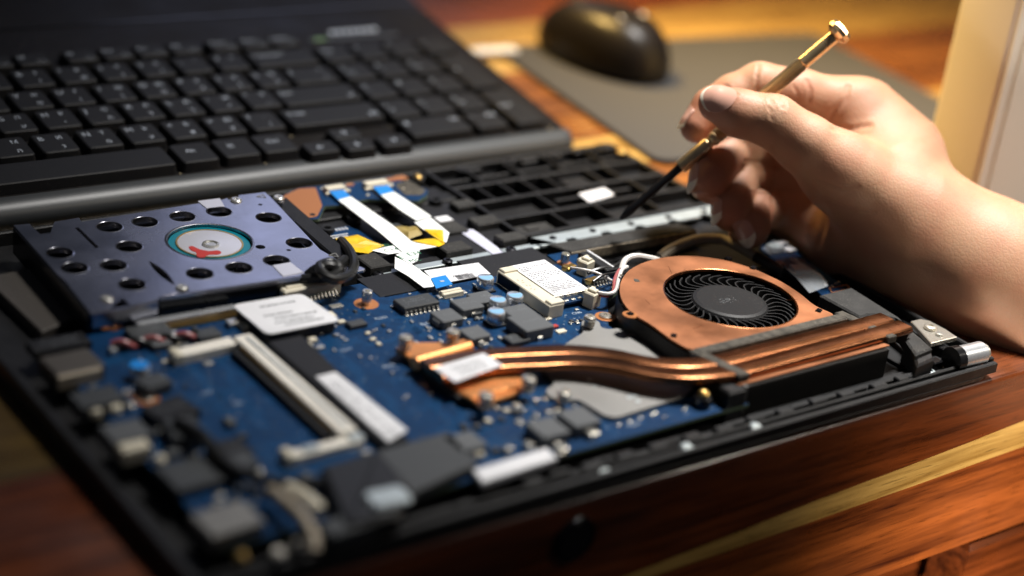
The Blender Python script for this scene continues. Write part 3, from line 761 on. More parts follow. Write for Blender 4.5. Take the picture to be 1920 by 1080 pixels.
# cream plug with front pins and its black cable
x, y, _ = at(578, 540, ZB+3.5)
cp = MB().box(x+1, y+1.5, ZB+2.4, 24, 6.5, 4.8, R_(1), .6).build('cream_plug', M['cream'], mbd, label='cream multi-pin socket in front of the drive corner')
MB().box(x+1, y+1.5, ZB+5.0, 20, 3, .6, R_(1), .2).build('socket_top', M['cream'], cp)
pin0 = None
for i in range(14):
    px = x-9.5+i*1.55
    if pin0 is None: pin0 = MB().strip([(px, y-1.6, ZB+1.6), (px, y-2.4, ZB+1.6), (px, y-3.4, ZB+.2), (px, y-4.4, ZB+.15)], .6, .2).build('pin', M['tin'], cp, origin=(px, y-2, ZB))
    else: dup(pin0, (px, y-2, ZB), cp)
# ports along the left edge
comp('port', 135, 676, 17, 13, 5.2, 'cover_grey', R_(2), label='dull metal port shell at the left edge of the board')
comp('port_mouth', 148, 696, 15, 3, 4.6, 'sleeve', R_(2))
comp('port', 182, 742, 15, 10, 4.6, 'chip', R_(1)); 
for u, v in ((176, 762), (213, 756)): 
    x, y, _ = at(u, v, ZB+3.2); MB().lathe([(2.6, 0), (2.6, 2.4), (1.8, 3.2), (0, 3.4)], x, y, ZB, 18).build('jack_ring', M['cream'], mbd)
comp('port', 236, 806, 13, 11, 5.4, 'choke', 0); comp('port_mouth', 252, 834, 9, 5, 4.8, 'cream', 0)
comp('port', 426, 970, 17, 13, 5.0, 'shield', R_(3), label='silver metal port shell at the near left corner')
comp('chip', 360, 885, 17, 15, 3.0, 'chip', R_(2)); comp('chip', 110, 640, 20, 8, 3, 'black')
x, y, _ = at(263, 684, ZB+5); 
o = MB().lathe([(3.3, .9), (3.3, 4.6), (3.0, 5.1), (0, 5.1)], x, y, ZB, 28).build('can_capacitor', M['alu'], mbd); MB().lathe([(3.1, 0), (3.1, .1), (0, .1)], x-.3, y, ZB+5.1, 24).build('polarity_mark', M['ffcblue'], o)
choke(287, 712, 10, 8, 4.4, .2, 'chip', False); choke(320, 765, 15, 12, 4.5, .2, 'black', False); choke(345, 800, 10, 12, 5, -.2, 'chip', False)
choke(280, 618, 15, 9, 2.2, 0, 'chip', False); choke(388, 622, 9, 6, 3, 0, 'chip', False)
choke(430, 840, 12, 10, 4.2, .1, 'black', False); choke(452, 862, 9, 8, 4.6, .1, 'chip', False); choke(300, 640, 7, 5, 2.4, 0, 'choke', False)
# audio jack block, flat grey can and white strip at the near edge
jb = MB().prism(round_poly(outline([(600, 872), (712, 840), (768, 905), (752, 962), (648, 988)], 15), 1.5, 3), ZB, 15, 1.4).build('jack_block', M['wire_b'], mbd, label='bulky black jack housing at the near edge')
x, y, _ = at(727, 935, 15); MB().prism(rrect(x, y, 13, 9, 2, R_(-4)), 14, 16.2, .6).build('jack_cap', M['zinc'], jb)
x, y, _ = at(653, 980, 12); MB().prism(rrect(x, y-2, 20, 8, 2, R_(2)), ZB, 14, .8).build('jack_foot', M['chip'], jb)
MB().prism(outline([(705, 845), (842, 808), (895, 868), (770, 925)], 13), ZB+.2, 13, .4).build('flat_can', M['chip'], mbd, label='flat dark grey metal can at the near edge')
MB().prism(outline([(886, 880), (1025, 838), (1045, 858), (905, 903)], 11.5), ZB+.2, 11.5, .4).build('white_strip', M['white'], mbd, label='white strip along the near edge of the board')
# small surface-mount pieces: (u, v, sx, sy, h, material)
smd = [(826, 640, 2.2, 1.2, .9, 'tin'), (845, 641, 2, 1.2, .9, 'tin'), (815, 651, 2, 1.2, .8, 'cream'), (848, 618, 2.2, 1.6, 1, 'tin'), (1040, 612, 2.4, 1.8, 1, 'red'), (1052, 621, 4, 2.4, .6, 'cream'), (1028, 598, 2.4, 1.6, .7, 'cream'),
       (1072, 602, 1.6, 1.2, .8, 'chip'), (1082, 605, 1.2, 1.6, .7, 'tin'), (1090, 600, 1.4, 1, .7, 'chip'), (1098, 607, 1.4, 1, .6, 'tin'), (871, 585, 3.2, 2.0, 1.4, 'chip'), (893, 588, 3.6, 2.6, 1.8, 'chip'),
       (866, 598, 1.6, 1, .7, 'tin'), (858, 606, 1.4, 1, .7, 'tin'), (917, 604, 1.6, 1, .6, 'tin'), (925, 612, 1.6, 1, .6, 'cream'), (909, 645, 2, 1.3, .9, 'tin'), (919, 636, 1.8, 1.2, .8, 'tin'), (872, 641, 2.2, 1.4, .9, 'tin'), (938, 634, 2.4, 1.4, .8, 'tin'), (900, 649, 2, 1.4, .9, 'chip'), (922, 652, 2.4, 1.4, .9, 'chip'),
       (640, 604, 2.8, 2.0, 1.2, 'cream'), (630, 575, 5, 2.6, 1.2, 'tin'), (622, 590, 4, 2, 1, 'cream'), (668, 608, 7, 4, 1.8, 'chip'), (641, 633, 1.6, 1, .7, 'tin'), (632, 628, 1.6, 1, .7, 'tin'), (648, 638, 1.6, 1, .7, 'tin'), (690, 625, 2, 1.4, .8, 'cream'), (699, 636, 2.2, 1.5, .8, 'cream'), (710, 645, 2.2, 1.5, .8, 'cream'),
       (586, 638, 3, 2.4, 1.6, 'cream'), (578, 648, 3, 2.4, 1.6, 'cream'), (600, 652, 3, 2, 1.2, 'tin'), (608, 613, 4.2, 2.6, 2.2, 'white'), (443, 605, 7, 4, 2.0, 'tin'), (462, 612, 4, 3, 1.6, 'cream'),
       (735, 575, 1.4, 1, .6, 'tin'), (760, 590, 2, 1, .6, 'tin'), (1005, 655, 2, 1.4, .8, 'tin'), (990, 660, 1.6, 1, .6, 'cream'), (946, 745, 3, 2, 1, 'cream'), (965, 760, 2.2, 1.6, .9, 'tin'), (978, 770, 2.2, 1.6, .9, 'tin'), (950, 770, 2.4, 1.6, .9, 'cream'), (930, 765, 2.2, 1.6, .9, 'tin'), (940, 785, 2.4, 1.6, .9, 'chip'), (895, 800, 3, 2, 1.2, 'chip'), (975, 790, 2.4, 1.6, .9, 'tin'), (1110, 815, 4, 3, 2.6, 'tin'), (1048, 850, 3, 2.5, 2.2, 'tin'), (898, 852, 3.2, 2.4, 2, 'cream'), (915, 790, 2.2, 2, 1.4, 'cream'), (870, 800, 3, 2, 1.2, 'chip'),
       (1180, 790, 1.6, 1, .5, 'tin'), (1200, 783, 1.6, 1, .5, 'tin'), (1222, 777, 1.6, 1, .5, 'tin'), (1160, 797, 1.6, 1, .5, 'tin')]
proto = {}
def smd_at(x, y, sx, sy, h, mat, rot=0.0):
    k = (round(sx, 1), round(sy, 1), round(h, 1), mat)
    if k not in proto:
        mb = MB().box(x, y, ZB+h/2, sx, sy, h, 0, .16*min(sx, h))
        proto[k] = mb.build('smd_component', M[mat], mbd, origin=(x, y, ZB))
        proto[k].rotation_euler = (0, 0, rot)
    else: dup(proto[k], (x, y, ZB), mbd, rot)
for u, v, sx, sy, h, mt_ in smd:
    x, y, _ = at(u, v, ZB+h/2); smd_at(x, y, sx, sy, h, mt_, random.choice((0, 0, math.pi/2)))
kinds = [(1.6, .9, .7, 'tin'), (2.2, 1.4, .9, 'cream'), (1.6, 1.0, .7, 'chip'), (3.0, 2.0, 1.6, 'chip'), (2.0, 1.3, .9, 'tin'), (4.2, 3.0, 2.2, 'choke'), (1.2, .7, .5, 'tin'), (3.0, 2.4, 2.4, 'tin')]
def scatter(x0, y0, x1, y1, n, ks=kinds):
    for i in range(n):
        k = random.choice(ks); smd_at(random.uniform(x0, x1), random.uniform(y0, y1), *k, random.choice((0, math.pi/2)))
scatter(-176, -100, -146, 22, 46); scatter(-145, -105, -112, -84, 16); scatter(-145, -1, -122, 16, 10); scatter(-100, -104, -40, -97, 10)
scatter(-92, -10, -76, 8, 8, kinds[:3]); scatter(-66, -36, -40, 2, 6, [kinds[0], kinds[6]]); scatter(-40, -36, -14, -10, 16, [kinds[0], kinds[2], kinds[6], kinds[4]]); scatter(-60, -96, -42, -70, 14, [kinds[0], kinds[4], kinds[2], kinds[1]]); scatter(-28, -104, 15, -99, 8, [kinds[6], kinds[0]])
scatter(-14, -36, 12, -25, 6, [kinds[6], kinds[0]]); scatter(-48, 4, -8, 10, 6, [kinds[6], kinds[0]])
scatter(-98, -60, -76, -12, 8, [kinds[0], kinds[6]]); scatter(-70, -34, -16, 8, 26, [kinds[0], kinds[6], kinds[2], kinds[4]]); scatter(-62, -98, -30, -76, 22, [kinds[0], kinds[4], kinds[6], kinds[3]]); scatter(-176, -104, -118, -82, 22)
for u, v, m_ in ((484, 880, 'tin'), (475, 911, 'tin'), (449, 908, 'tin'), (453, 1038, 'gold'), (522, 1031, 'ivory'), (562, 1013, 'ivory'), (300, 856, 'cream'), (243, 756, 'tin')):  # beads standing in for blurred glints on metal, some pale to read bright
    x, y, _ = at(u, v, ZB+2); MB().lathe([(1.9, 0), (1.9, 1.4), (1.2, 2.2), (0, 2.4)], x, y, ZB, 14).build('glint_bead', M[m_], mbd)
# copper traces, vias and white print on the blue lacquer
def clear_of(x, y): return -177 < x < 12 and -106 < y < 8 and not (-146 < x < -100 and y > 8)
mb = MB()
for q in range(120):
    x, y = random.uniform(-176, 10), random.uniform(-105, 8); d = random.choice((0, 1, 2, 3))*math.pi/2; nl = random.randint(2, 7); l1, l2, l3 = random.uniform(4, 20), random.uniform(2, 7), random.uniform(4, 18); sgn = random.choice((-1, 1))
    u1 = np.array([math.cos(d), math.sin(d)]); u2 = np.array([math.cos(d+sgn*math.pi/4), math.sin(d+sgn*math.pi/4)]); nn = np.array([-u1[1], u1[0]])
    for k in range(nl):
        o0 = np.array([x, y])+nn*k*.62; a_ = o0+u1*(l1+k*.26*sgn*-1); b_ = a_+u2*l2; c_ = b_+u1*l3
        for s_, e_ in ((o0, a_), (a_, b_), (b_, c_)):
            if clear_of(*s_) and clear_of(*e_):
                m_ = (s_+e_)/2; v_ = e_-s_; n_ = np.array([-v_[1], v_[0]]); n_ = n_/np.linalg.norm(n_)*.12
                mb.add([(*(s_-n_), ZB+.006), (*(e_-n_), ZB+.006), (*(e_+n_), ZB+.006), (*(s_+n_), ZB+.006)], [(0, 1, 2, 3)])
mb.build('traces', M['trace'], mbd, smooth=0)['kind'] = 'stuff'
mb = MB()
for i in range(420):
    x, y = random.uniform(-176, 14), random.uniform(-106, 9)
    if clear_of(x, y): mb.lathe([(.42, 0), (.42, .012), (.2, .012)], x, y, ZB+.004, 8)
mb.build('vias', M['via'], mbd)['kind'] = 'stuff'
mb = MB()
for i in range(170):
    x, y = random.uniform(-177, 20), random.uniform(-106, 9)
    if x > 12 and y < -44 and y > -96: continue
    mb.box(x, y, ZB+.02, random.uniform(.4, 1.5), .2, .02, random.choice((0, math.pi/2)), .003)
for s_, u, v in (('PL501', 705, 600), ('PU502', 790, 610), ('C217', 640, 660), ('R630', 720, 690), ('PQ14', 1180, 800), ('J12', 560, 690), ('U27', 380, 740), ('D31', 440, 760), ('L609', 660, 740), ('CN6', 1075, 590)):
    text_mesh(mb, s_, 2.2, at(u, v, ZB+.03), (1, 0, 0), (0, 1, 0), (0, 0, 1), .02)
mb.build('silk_print', M['silk'], mbd, smooth=0)['kind'] = 'stuff'
# part numbers printed on the chips and chokes
for o in [c for c in mbd.children if c.name.split('.')[0] in ('choke', 'chip')]:
    w = WORLD[o.name]; me = o.data; zt = max(v.co.z for v in me.vertices)/S; sx = (max(v.co.x for v in me.vertices)-min(v.co.x for v in me.vertices))/S; sy = (max(v.co.y for v in me.vertices)-min(v.co.y for v in me.vertices))/S
    if sx < 6 or sy < 5: continue
    mb = MB(); big_ = o.name.startswith('choke')
    for r_ in range(1 if big_ else 3):
        t = -sx*.32
        while t < sx*.3:
            l = random.uniform(.5, 1.0)*(1.4 if big_ else 1); h_ = (2.0 if big_ else .8)
            yy = (sy*.18-r_*sy*.2) if not big_ else 0
            if random.random() < .8:
                mb.box(w[0]+t+l/2, w[1]+yy, w[2]+zt+.012, l*.8, .25, .02, 0, .002); 
                if random.random() < .7: mb.box(w[0]+t+l*.2, w[1]+yy+h_*.25, w[2]+zt+.012, .22, h_*.6, .02, 0, .002)
                if random.random() < .5: mb.box(w[0]+t+l*.5, w[1]+yy+h_*.5, w[2]+zt+.012, l*.7, .22, .02, 0, .002)
            t += l+.35
    mb.build('marking', M['marking'], o, smooth=0)['kind'] = 'stuff'
# ================================================================== WIFI CARD AND ITS SLOT
sl = MB().prism([(-3.0, -27), (3.8, -27), (3.8, 6.5), (-3.0, 6.5)], ZB, 14.2, .35).build('card_slot', M['cream'], mbd, label='long cream card slot beside the radio card')
for yy in (-25, 4.6): MB().box(.9, yy, 14.5, 6.4, 3.6, 1.2, 0, .3).build('slot_end', M['cream'], sl)
mb = MB()
for i in range(22): mb.box(-3.2, 5-i*.62, ZB+2.6, .5, .32, 4.0, 0, .02)
mb.build('contacts', M['blackened'], sl)['kind'] = 'stuff'
mb = MB()
for (x, y) in ((-.9, -4), (-.2, -6.4), (.6, -4.8), (-.4, -9), (.7, -9.6), (-.6, -12), (.4, -13)): mb.box(x, y, 14.23, 1.3, .5, .03, random.choice((0, .6, 1.4)), .004)
mb.build('stamped_digits', M['sleeve'], sl)['kind'] = 'stuff'
wf = thing('radio_card', (12.5, -6, 10), 'small radio card under a white barcode sticker, plugged in beside the cream slot', 'radio card')
MB().box(12.8, -7, 10.9, 18.6, 31, 1.0, 0, .1).build('card_board', [M['pcb']], wf)
MB().box(12.7, -5.8, 12.6, 16.6, 28.2, 2.4, 0, .3).build('shield_can', M['tin'], wf)
lb = MB().box(12.7, -5.8, 13.93, 16.4, 27.8, .24, 0, .05).build('paper_label', M['white'], wf)
mb = MB()
for yy in [x*1.32 for x in range(-9, 9)]:
    t = -7.0
    barrow = random.random() < .33
    while t < 6.6:
        l = random.choice((.22, .3, .5)) if barrow else random.uniform(.5, 1.5)
        if random.random() < .86: mb.box(12.7+t+l/2, -5.8+yy, 14.06, l*.8, 1.0 if barrow else .55, .02, 0, .003)
        t += l+(.18 if barrow else .25)
        if random.random() < .05: break
mb.build('print', M['ink'], lb)['kind'] = 'stuff'
mb = MB()
for i in range(5): mb.box(6.2+i*3.2, -21.5, 11.7, 1.8, .9, .7, 0, .1)
mb.build('edge_parts', M['tin'], wf)['kind'] = 'stuff'
# gold antenna plugs
def uplug(u, v, rot):
    x, y, _ = at(u, v, 14)
    o = MB().lathe([(1.9, 0), (1.9, 1.1), (1.5, 1.6), (0, 1.7)], x, y, 12.6, 16).box(x+math.cos(rot)*2.6, y+math.sin(rot)*2.6, 13.4, 4.4, 2.6, 1.3, rot, .3).build('antenna_plug', M['gold'], wf)
    return x, y
g1 = uplug(1062, 500, .2); g2 = uplug(1106, 525, .3)
# little beige clips beside the card
for u, v, h in ((1098, 500, 6), (1110, 560, 6)):
    x, y, _ = at(u, v, ZB+h/2)
    o = MB().box(x, y, ZB+h/2, 5.2, 4.6, h, .3, .5).box(x+.6, y+2.8, ZB+h-1.2, 6.2, 1.6, 2.2, .3, .3).box(x, y, ZB+h+.5, 2.4, 3.6, 1.2, .3, .3).build('plug_housing', M['cream'], mbd)
# second flat black connector behind
x, y, _ = at(1120, 492, 12)
kb = MB().box(x, y, ZB+2, 5.5, 18, 4, 0, .4).build('flat_connector', M['black'], mbd)
mb = MB()
for i in range(9): mb.box(x-2.9, y-7+i*1.7, ZB+2, .4, .7, 3, 0, .03)
mb.build('contacts', M['blackened'], kb)['kind'] = 'stuff'
MB().box(x+1.6, y+.5, ZB+4.2, .8, 17, .4, 0, .1).build('white_edge', M['white'], kb)
# wires round the fan
def wire(name, path, r, mat, label, n=8):
    o = MB().tube(smooth_path(path, 6), r, n).build(name, M[mat]); tag(o, label, 'cable'); return o
wire('antenna_wire', [at(1070, 502, 14), at(1092, 505, 15), at(1120, 512, 14), at(1150, 528, 13), at(1162, 533, 14)], .55, 'wire_w', 'thin white antenna wire from the gold plug to the fan')
wire('antenna_wire', [at(1112, 528, 14.2), at(1130, 516, 15.5), at(1150, 512, 14), at(1172, 505, 14)], .55, 'wire_b', 'thin black antenna wire from the lower gold plug')
wire('fan_wire', [at(1112, 546, 15), at(1138, 551, 15), at(1154, 545, 15.5), at(1160, 522, 16.5), at(1166, 506, 17), at(1176, 500, 17)], .75, 'wire_w', 'white fan wire looping past the copper cover')
wire('fan_wire', [at(1112, 549, 14), at(1136, 555, 14), at(1150, 546, 14.6), at(1152, 526, 15.6), at(1160, 508, 16), at(1172, 500, 16)], .7, 'wire_r', 'dull pink fan wire under the white one')
wire('fan_wire', [at(1165, 506, 16), at(1172, 488, 18), at(1192, 480, 19), at(1220, 484, 17), at(1240, 490, 12)], 1.2, 'wire_w', 'thick white wire curling over the left end of the fan')
wire('black_wire', [at(1102, 512, 12), at(1125, 504, 13), at(1150, 500, 12), at(1175, 484, 11), at(1200, 474, 10)], .8, 'wire_b', 'black wire running behind the fan corner')
sl_ = wire('wrapped_cable', [at(1236, 484, 10), at(1258, 468, 12), at(1300, 451, 13), at(1330, 448, 13), at(1356, 450, 13), at(1384, 462, 13), at(1420, 483, 12)], 2.2, 'sleeve', 'beige tape-wrapped cable arching behind the fan', 14)
MB().tube(smooth_path([at(1418, 482, 12), at(1440, 494, 12), at(1468, 512, 11)], 5), 2.3, 14).build('black_sleeve', M['wire_b'], sl_)

# ================================================================== HARD DRIVE
hd = thing('hard_drive', (-107, 62, 2.6), 'hard drive in a lavender-grey steel caddy pierced with round holes', 'hard drive')
ZP = 17.0
def hz(a, b): return tuple(at(a/2.7, 340+b/2.7, ZP)[:2])
outer = [hz(*p) for p in ((70, 222), (150, 214), (165, 232), (205, 268), (255, 262), (275, 205), (400, 184), (412, 204), (1130, 92), (1150, 84), (1158, 100), (1205, 88), (1210, 70), (1340, 55), (1370, 80), (1620, 345), (1750, 420), (1752, 436), (1640, 448), (1560, 452), (1545, 474), (960, 560), (950, 538), (915, 560), (805, 582), (795, 600), (660, 628), (620, 590), (560, 640), (455, 662), (330, 505), (290, 470))]
holes = []
for a, b in ((555, 230), (735, 205), (925, 178), (1110, 153), (1360, 183), (1515, 312), (1400, 402), (1210, 437), (1012, 467), (670, 522), (575, 425), (655, 330), (303, 362), (378, 438)):
    x, y = hz(a, b); holes.append(circle(x, y, 4.75, 28))
hub_c = hz(1062, 303); holes.append(circle(*hub_c, 15.6, 56))
for a, b, r in ((1318, 118, .9), (1462, 348, .9), (1318, 332, 1.9), (412, 204, .01)):
    if r > .1: holes.append(circle(*hz(a, b), r, 14))
def slit(p, q, w, fat=0):
    p, q = np.array(hz(*p)), np.array(hz(*q)); d = (q-p)/np.linalg.norm(q-p); n = np.array([-d[1], d[0]])
    L = []
    for t in np.linspace(0, 1, 9): L.append(tuple(p+(q-p)*t+n*(w+fat*math.sin(math.pi*t))))
    for t in np.linspace(1, 0, 9): L.append(tuple(p+(q-p)*t-n*(w+fat*math.sin(math.pi*t))))
    return L
holes += [slit((388, 234), (492, 336), .75), slit((758, 406), (880, 522), .35, 1.3)]
MB().holed(outer, holes, 14.9, ZP).build('caddy_plate', M['steel'], hd)
# pressed rims round the holes
rim0 = None
for L in holes[:14]:
    c = np.mean(np.array(L), 0)
    if rim0 is None: rim0 = MB().lathe([(4.72, -1.4), (4.72, 0), (4.84, .10), (5.05, .06), (5.25, -.02), (5.25, -.3)], c[0], c[1], ZP, 28, None, False).build('hole_rim', M['steel'], hd, origin=(c[0], c[1], ZP))
    else: dup(rim0, (c[0], c[1], ZP), hd)
MB().lathe([(15.6, -1.2), (15.6, 0), (16.0, .16), (16.7, 0), (16.7, -.3)], *hub_c, ZP, 56, None, False).build('hole_rim', M['steel'], hd)
MB().prism([(-156.5, 28.5), (-61.5, 28.5), (-57, 97), (-154, 99)], 4.0, 13.4, .6).build('drive_body', M['blackgloss'], hd)
MB().prism([(-56.6, 30), (-48.8, 33), (-44.5, 96), (-52.6, 98)], 3, 14.5, .6).build('rubber_buffer', M['black'], hd)
MB().lathe([(15.3, -1.8), (15.3, .7), (12.4, .7), (12.2, .3)][::1], *hub_c, 15.2, 56).build('gasket_ring', M['teal'], hd, label='teal ring round the hub window')
MB().lathe([(12.3, -1.8), (12.3, .9), (11.9, 1.0), (0, 1.0)], *hub_c, 15.2, 56).build('hub_disc', M['silvertape'], hd, label='silver disc in the hub window')
MB().lathe([(12.5, .8), (12.6, 1.1), (11.9, 1.1), (11.8, .8)], *hub_c, 15.2, 56, None, False).build('brass_rim', M['gold'], hd)
x, y = hz(1068, 311); MB().lathe([(3.2, 0), (3.2, .5), (2.4, .7), (2.0, .3), (0, .3)], x, y, 16.2, 24).build('hub_boss', M['tin'], hd)
blob = [hz(*p) for p in ((952, 322), (975, 318), (1010, 336), (1060, 345), (1105, 340), (1124, 350), (1112, 362), (1066, 362), (1048, 366), (1036, 377), (1004, 377), (992, 366), (998, 352), (968, 342))]
MB().prism(round_poly(blob, 1.2), 16.2, 16.36, .03).build('red_mark', M['red'], hd, label='red paint blot on the hub disc')
# caddy side skirts and ears
e = [hz(*p) for p in ((805, 582), (960, 560), (1545, 474))]
MB().strip([(*e[0], 15.2), (*e[1], 15.2), (*e[2], 15.2)], 1.2, 1.6).build('caddy_skirt', M['steel'], hd)
MB().strip([(*hz(465, 662), 11), (*hz(660, 628), 11), (*hz(795, 602), 11)], 1.6, 5.6).build('caddy_skirt', M['steel'], hd)
MB().strip([(*hz(72, 226), 6), (*hz(290, 472), 6), (*hz(452, 660), 6)], 1.0, 10.4).build('caddy_skirt', M['blackgloss'], hd)
MB().strip([(*(np.array(e[0])+[0, -.8]), 9.2), (*(np.array(e[2])+[0, -.8]), 9.2)], .8, 6.0).build('drive_side', M['blackgloss'], hd)
for a, b in ((920, 541), (540, 598), (1195, 98), (1410, 86)):
    x, y = hz(a, b)
    MB().lathe([(2.3, 0), (2.3, .4), (1.7, .9), (.8, .9), (.6, .5), (0, .5)], x, y, ZP, 18).build('screw', M['tin'], hd)
for p in (((1132, 92), (1205, 80), (1225, 100), (1160, 108)), ((1385, 80), (1430, 76), (1445, 96), (1400, 100)), ((1690, 432), (1800, 415), (1858, 440), (1760, 458))):
    MB().prism(round_poly([hz(*q) for q in p], 1.5), 15.6, 16.6, .2).build('mounting_ear', M['steel'], hd)
t1 = MB().prism([hz(*p) for p in ((1000, 102), (1112, 88), (1136, 128), (1046, 138))], ZP, ZP+.25, .02).build('silver_tape', M['silvertape'], hd)
q = [hz(*p) for p in ((1380, 428), (1470, 412), (1535, 462), (1432, 482))]
mb = MB().prism(q, ZP, ZP+.25, .02); mb.strip([(*q[3], 11.5), (*q[2], 11.5)], .5, 5.6); mb.build('silver_tape', M['silvertape'], hd)
# stamped triangles on the plate
mb = MB()
for a, b in ((1325, 76), (1692, 374)):
    x, y = hz(a, b); P3 = [(x+2.2*math.cos(t), y+2.0*math.sin(t)) for t in (R_(170), R_(290), R_(50))]
    for i in range(3): mb.strip([(*P3[i], ZP-.02), (*P3[(i+1) % 3], ZP-.02)], .45, .12)
mb.build('stamped_triangles', M['shield'], hd)
# black cable knotted beside the drive corner
wire('drive_cable', [at(640, 452, 12), at(655, 470, 17), at(664, 494, 18), at(655, 515, 17), at(628, 524, 18), at(604, 512, 20), at(600, 498, 20), at(622, 492, 20), at(636, 504, 19), at(620, 518, 17), at(585, 522, 16), at(560, 524, 15)], 1.9, 'wire_b', 'thick black cable looped over the near corner of the drive', 10)
wire('black_lead', [at(575, 520, 15), at(590, 508, 18), at(612, 498, 20), at(630, 500, 19), at(646, 488, 17)], 2.2, 'wire_b', 'second black cable bunched beside the drive corner', 10)
# twisted red and black leads at the left
pa, pb = at(212, 648, ZB+2), at(372, 628, ZB+2)
for k, (mt_, lb_) in enumerate((('wire_r', 'red lead of the twisted pair by the memory slot'), ('wire_b', 'black lead of the twisted pair by the memory slot'))):
    P_ = []
    for i in range(41):
        t = i/40; c = pa*(1-t)+pb*t; a = t*17+k*math.pi
        P_.append((c[0], c[1]+1.1*math.cos(a), c[2]+1.1*math.sin(a)))
    o = MB().tube(P_, 1.05, 8).build('twisted_lead', M[mt_]); tag(o, lb_, 'cable')
wire('beige_lead', [at(508, 918, ZB+5), at(536, 940, ZB+6), at(566, 968, ZB+6), at(588, 1006, ZB+5), at(588, 1034, ZB+3)], 1.7, 'sleeve', 'beige cable curving over the near left corner of the board', 10)
wire('beige_lead', [at(540, 915, ZB+4), at(575, 935, ZB+5), at(600, 960, ZB+4)], 2.2, 'cream', 'short cream lead beside the near left jack housing', 10)
wire('black_lead', [at(330, 790, ZB+6), at(372, 810, ZB+7), at(400, 838, ZB+6), at(440, 880, ZB+5), at(520, 905, ZB+4), at(600, 905, ZB+5)], 1.8, 'wire_b', 'black cable lying along the left edge of the board', 10)
# left end: pale plate beside the drive
o = MB().prism(outline([(-40, 520), (62, 502), (150, 592), (78, 622), (0, 548)], 7), 2.6, 7.0, .4).build('battery_cover', M['cover_grey'], ch, label='dull grey-brown plate left of the drive')

# ================================================================== COOLING FAN WITH HEAT PIPES
cf = thing('cooling_fan', (55, -55, 3), 'copper covered cooling fan with flattened heat pipes and a black fin stack', 'cooling fan')
fo_ = [(19.6, -42), (22.5, -36.5), (26.9, -30.4), (33, -24.4), (40.3, -19.3), (49, -16), (59, -14.4), (69, -15.6), (78, -19.6), (85.6, -26.6), (90.8, -37), (93, -50), (92.2, -62), (89.6, -72), (92.2, -81.8), (18.2, -81.8), (17.2, -72), (18.2, -60), (17.2, -50)]
fo_ = round_poly(fo_, 4, 4)
FC = (62.9, -53.6)
MB().holed(fo_, [circle(*FC, 25.3, 72)], 17.0, 18.0).build('fan_cover', M['copper'], cf)
MB().lathe([(25.3, -1.0), (25.3, 0), (25.5, .12), (25.9, 0)], *FC, 18.0, 72, None, False).build('cover_rim', M['pipe'], cf)
mb = MB(); n = len(fo_); ic = inset(fo_ if sum(fo_[i-1][0]*fo_[i][1]-fo_[i][0]*fo_[i-1][1] for i in range(n)) > 0 else fo_[::-1], -.7)
mb.add([(x, y, 3.2) for x, y in ic]+[(x, y, 16.9) for x, y in ic], [(i, (i+1) % n, n+(i+1) % n, n+i) for i in range(n)]+[tuple(range(n-1, -1, -1))])
mb.build('housing_wall', M['black'], cf)
MB().prism(circle(*FC, 30, 40), 3.3, 6.5).build('housing_floor', M['blackgloss'], cf)
lug0 = None
for u, v in ((1208, 481), (1365, 485), (1412, 503), (1535, 583), (1263, 630), (1181, 589), (1300, 668)):
    x, y, _ = at(u, v, 18)
    if lug0 is None: lug0 = MB().box(x, y, 17.9, 2.6, 2.2, 1.6, .4, .4).build('cover_lug', M['blackgloss'], cf)
    else: dup(lug0, (x, y, 17.1), cf, random.uniform(-.5, .5))
mb = MB().lathe([(2.9, 0), (2.7, .3), (1.3, .3), (1.2, 0)], *at(1181, 590, 18)[:2], 17.9, 18); mb.build('screw_eye', M['pad_copper'], cf)
rt_ = MB().lathe([(14.9, -6), (14.9, -1.4), (14.2, -.4), (12.8, 0), (0, .0)], *FC, 16.9, 64).build('rotor_hub', M['blade'], cf, smooth=.25)
mb = MB()
for i in range(46):
    a = random.uniform(0, 6.28); r = random.uniform(0, 4.5); mb.box(FC[0]-1+r*math.cos(a), FC[1]+.5+r*.5*math.sin(a), 16.93, random.uniform(.3, 1.0), .22, .03, random.uniform(0, 3), .004)
mb.build('hub_stamp', M['choke'], rt_)['kind'] = 'stuff'
nb = 35; b0_ = None
for i in range(nb):
    if b0_ is None:
        pts = []
        for k in range(7):
            t = k/6; r = 14.6+10.2*t; a = -.36*t*t+.30*math.sin(t*2.2)
            pts.append((FC[0]+r*math.cos(a), FC[1]+r*math.sin(a), 8.5))
        mb = MB(); mb.strip(pts, .55, 7.4)
        b0_ = mb.build('blade', M['blade'], rt_, origin=(FC[0], FC[1], 8.5), smooth=1.0)
    else: dup(b0_, (FC[0], FC[1], 8.5), rt_, 2*math.pi*i/nb)
# smudges on the cover
for u, v, r in ((1193, 526, 1.5), (1165, 516, 1.0)):
    x, y, _ = at(u, v, 18); MB().prism([(x+r*random.uniform(.6, 1.2)*math.cos(t), y+r*random.uniform(.6, 1.2)*math.sin(t)) for t in np.linspace(0, 6.0, 9)], 18.0, 18.03).build('smudge', M['dustfoam'], cf)
for i in range(9):
    a_ = random.uniform(0, 6.28); r_ = random.uniform(28, 33); x, y = FC[0]-4+r_*math.cos(a_), FC[1]+r_*.9*math.sin(a_)
    if 19 < x < 90 and -80 < y < -18: MB().box(x, y, 18.012, random.uniform(3, 8), .14, .02, random.uniform(0, 3.1), .003).build('scratch', M['pipe'], cf)
